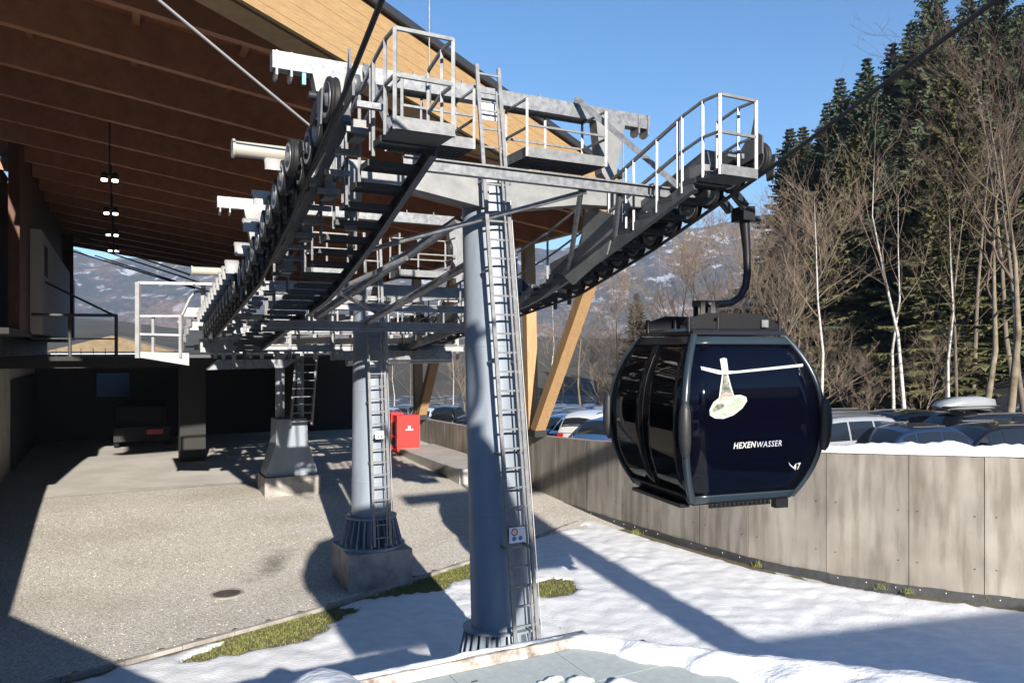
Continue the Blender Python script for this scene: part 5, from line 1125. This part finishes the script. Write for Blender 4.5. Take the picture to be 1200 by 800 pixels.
for suv in (0, 1):
    body, panes, det, wh, rim = car_meshes(suv)
    CARM[suv] = ({c: body.mesh('car_body', 'paint_'+c) for c in CARCOL}, [(n_, p.mesh(n_, 'carglass')) for n_, p in panes], [(n_, {c: d.mesh(n_, m_ or 'paint_'+c) for c in (CARCOL if m_ is None else ['*'])}) for n_, m_, d in det], wh.mesh('tyre', 'tyre'), rim.mesh('rim', 'rimmetal'))
def car(x, y, yaw, colr, suv, label, detail=True, z=None):
    z = lotz(x, y)+.02 if z is None else z
    r = thing('parked_car', label, 'car', (x, y, z), 'cars parked behind the wall'); r.rotation_euler.z = R(yaw)
    bd, pn, dt, wh, rim = CARM[suv]
    def ch(nm, me, par=r, loc=(0, 0, 0)): o = bpy.data.objects.new(nm, me); COL.objects.link(o); o.parent = par; o.location = loc; return o
    ch('body', bd[colr])
    for n_, me in pn: ch(n_, me)
    if detail:
        for n_, d in dt: ch(n_, d.get(colr) or d['*'])
        for wx in (-1.38, 1.4):
            for wy in (-.80, .80): w = ch('wheel', wh, r, (wx, wy, .33)); ch('rim', rim, w)
    return r
def carp(px_, Y, yaw, c, suv, label, detail=True): return car((px_-HX)/F*Y, Y, yaw, c, suv, label, detail)
carp(1008, 20.6, 20, 'silver', 1, 'silver estate car with roof rails right behind the snowy wall top')
carp(1046, 24.5, 200, 'black', 1, 'black off-road car behind the silver estate car')
rbx = carp(1128, 22.5, 195, 'black', 1, 'black car carrying a pale roof box')
carp(1085, 19.6, 15, 'darkblue', 0, 'dark blue car whose bonnet shows just above the wall snow')
carp(1215, 25.5, 150, 'red', 0, 'red car at the right picture edge')
carp(968, 27, 190, 'grey', 1, 'dark grey car half hidden by the gondola cabin')
carp(1185, 20.0, 10, 'black', 0, 'black car low behind the wall snow at right')
# roof box
bx = rbx.location; rb = thing('roof_box', 'pale grey streamlined roof box strapped on the black car', 'roof box', (bx.x, bx.y, bx.z+1.72)); rb.rotation_euler.z = R(195)
b = B(); vs = []; fs = []
for i, (x, w, h0, h1) in enumerate(((-1.0, .20, .06, .2), (-.9, .33, .03, .32), (-.5, .38, .02, .38), (.2, .38, .02, .36), (.7, .33, .03, .25), (.95, .2, .06, .14))): vs += [(x, -w, h0+.08), (x, -w*.85, h1), (x, 0, h1+.03), (x, w*.85, h1), (x, w, h0+.08), (x, w*.7, h0), (x, -w*.7, h0)]
for i in range(5):
    for k in range(7): fs.append((i*7+k, i*7+(k+1) % 7, (i+1)*7+(k+1) % 7, (i+1)*7+k))
fs += [tuple(range(7)), tuple(range(35, 42))[::-1]]
mat('boxgrey', (.27, .29, .305), .35, coat=.3)
LOC[rb] = Vector((0, 0, 0)); b.add(vs, fs, True).part('shell', 'boxgrey', rb); B().bar((-.98, 0, .13), (.94, 0, .13), .79, .02).part('seam', 'dark', rb)
for x in (-.5, .5): B().bar((x, -.55, -.02), (x, .55, -.02), .05, .04).part('crossbar', 'dark', rb)
# cars beyond the timber braces
row = [(668, 33, 62, 'blue', 0, 'light blue car nearest the timber brace behind the wall'), (690, 31.5, 60, 'white', 0, 'white car beside the blue one behind the wall'), (706, 29.5, 58, 'white', 1, 'pale car next to the gondola behind the wall'), (722, 28.2, 58, 'blue', 0, 'blue car half hidden behind the gondola')]
for px_, Y, yw, c, s_, lab in row: carp(px_, Y, yw, c, s_, lab)
cols = ['darkblue', 'grey', 'black', 'silver', 'darkblue', 'black', 'white', 'grey', 'red', 'darkblue']
k = 0
for Y, wd in ((44, 'front'), (52, 'second'), (60, 'third'), (70, 'rear')):
    for q, px_ in enumerate((590, 640, 656, 672, 690, 708, 725)):
        pp = px_+(k*7) % 5
        if Y == 44 and px_ in (590, 640): continue
        carp(pp, Y, 70+(k*13) % 20, cols[k % 10], k % 2, '%s %s, %s in the %s row of far parked cars' % (cols[k % 10].replace('darkblue', 'dark blue'), 'offroader' if k % 2 else 'car', ('leftmost', 'second from left', 'third from left', 'in the middle', 'third from right', 'second from right', 'rightmost')[q], wd), False); k += 1
for q, (px_, Y, c) in enumerate(((456, 58, 'silver'), (478, 62, 'grey'), (500, 55, 'white'), (528, 52, 'black'))): carp(px_, Y, 80, c, q % 2, '%s car seen far off through the hall opening %s' % (c, ('left of the red cabinet', 'above the red cabinet', 'right of the red cabinet', 'beside the front pylon')[q]), False)
# person in red among the cars
# ================================================================== haze: the air between here and the mountains
hz = bpy.data.materials.new('haze'); hz.use_nodes = True; n = hz.node_tree.nodes; l = hz.node_tree.links; n.remove(n['Principled BSDF'])
pv = n.new('ShaderNodeVolumePrincipled'); pv.inputs['Color'].default_value = (.6, .75, 1, 1); pv.inputs['Density'].default_value = .00021; pv.inputs['Anisotropy'].default_value = .1; l.new(pv.outputs[0], n['Material Output'].inputs['Volume'])
b = B().box((300, 800, 212), (7600, 3600, 434)); o = setp(b.top('haze', hz), kind='stuff'); o['label'] = 'thin bluish haze in the valley air'; o['category'] = 'haze'
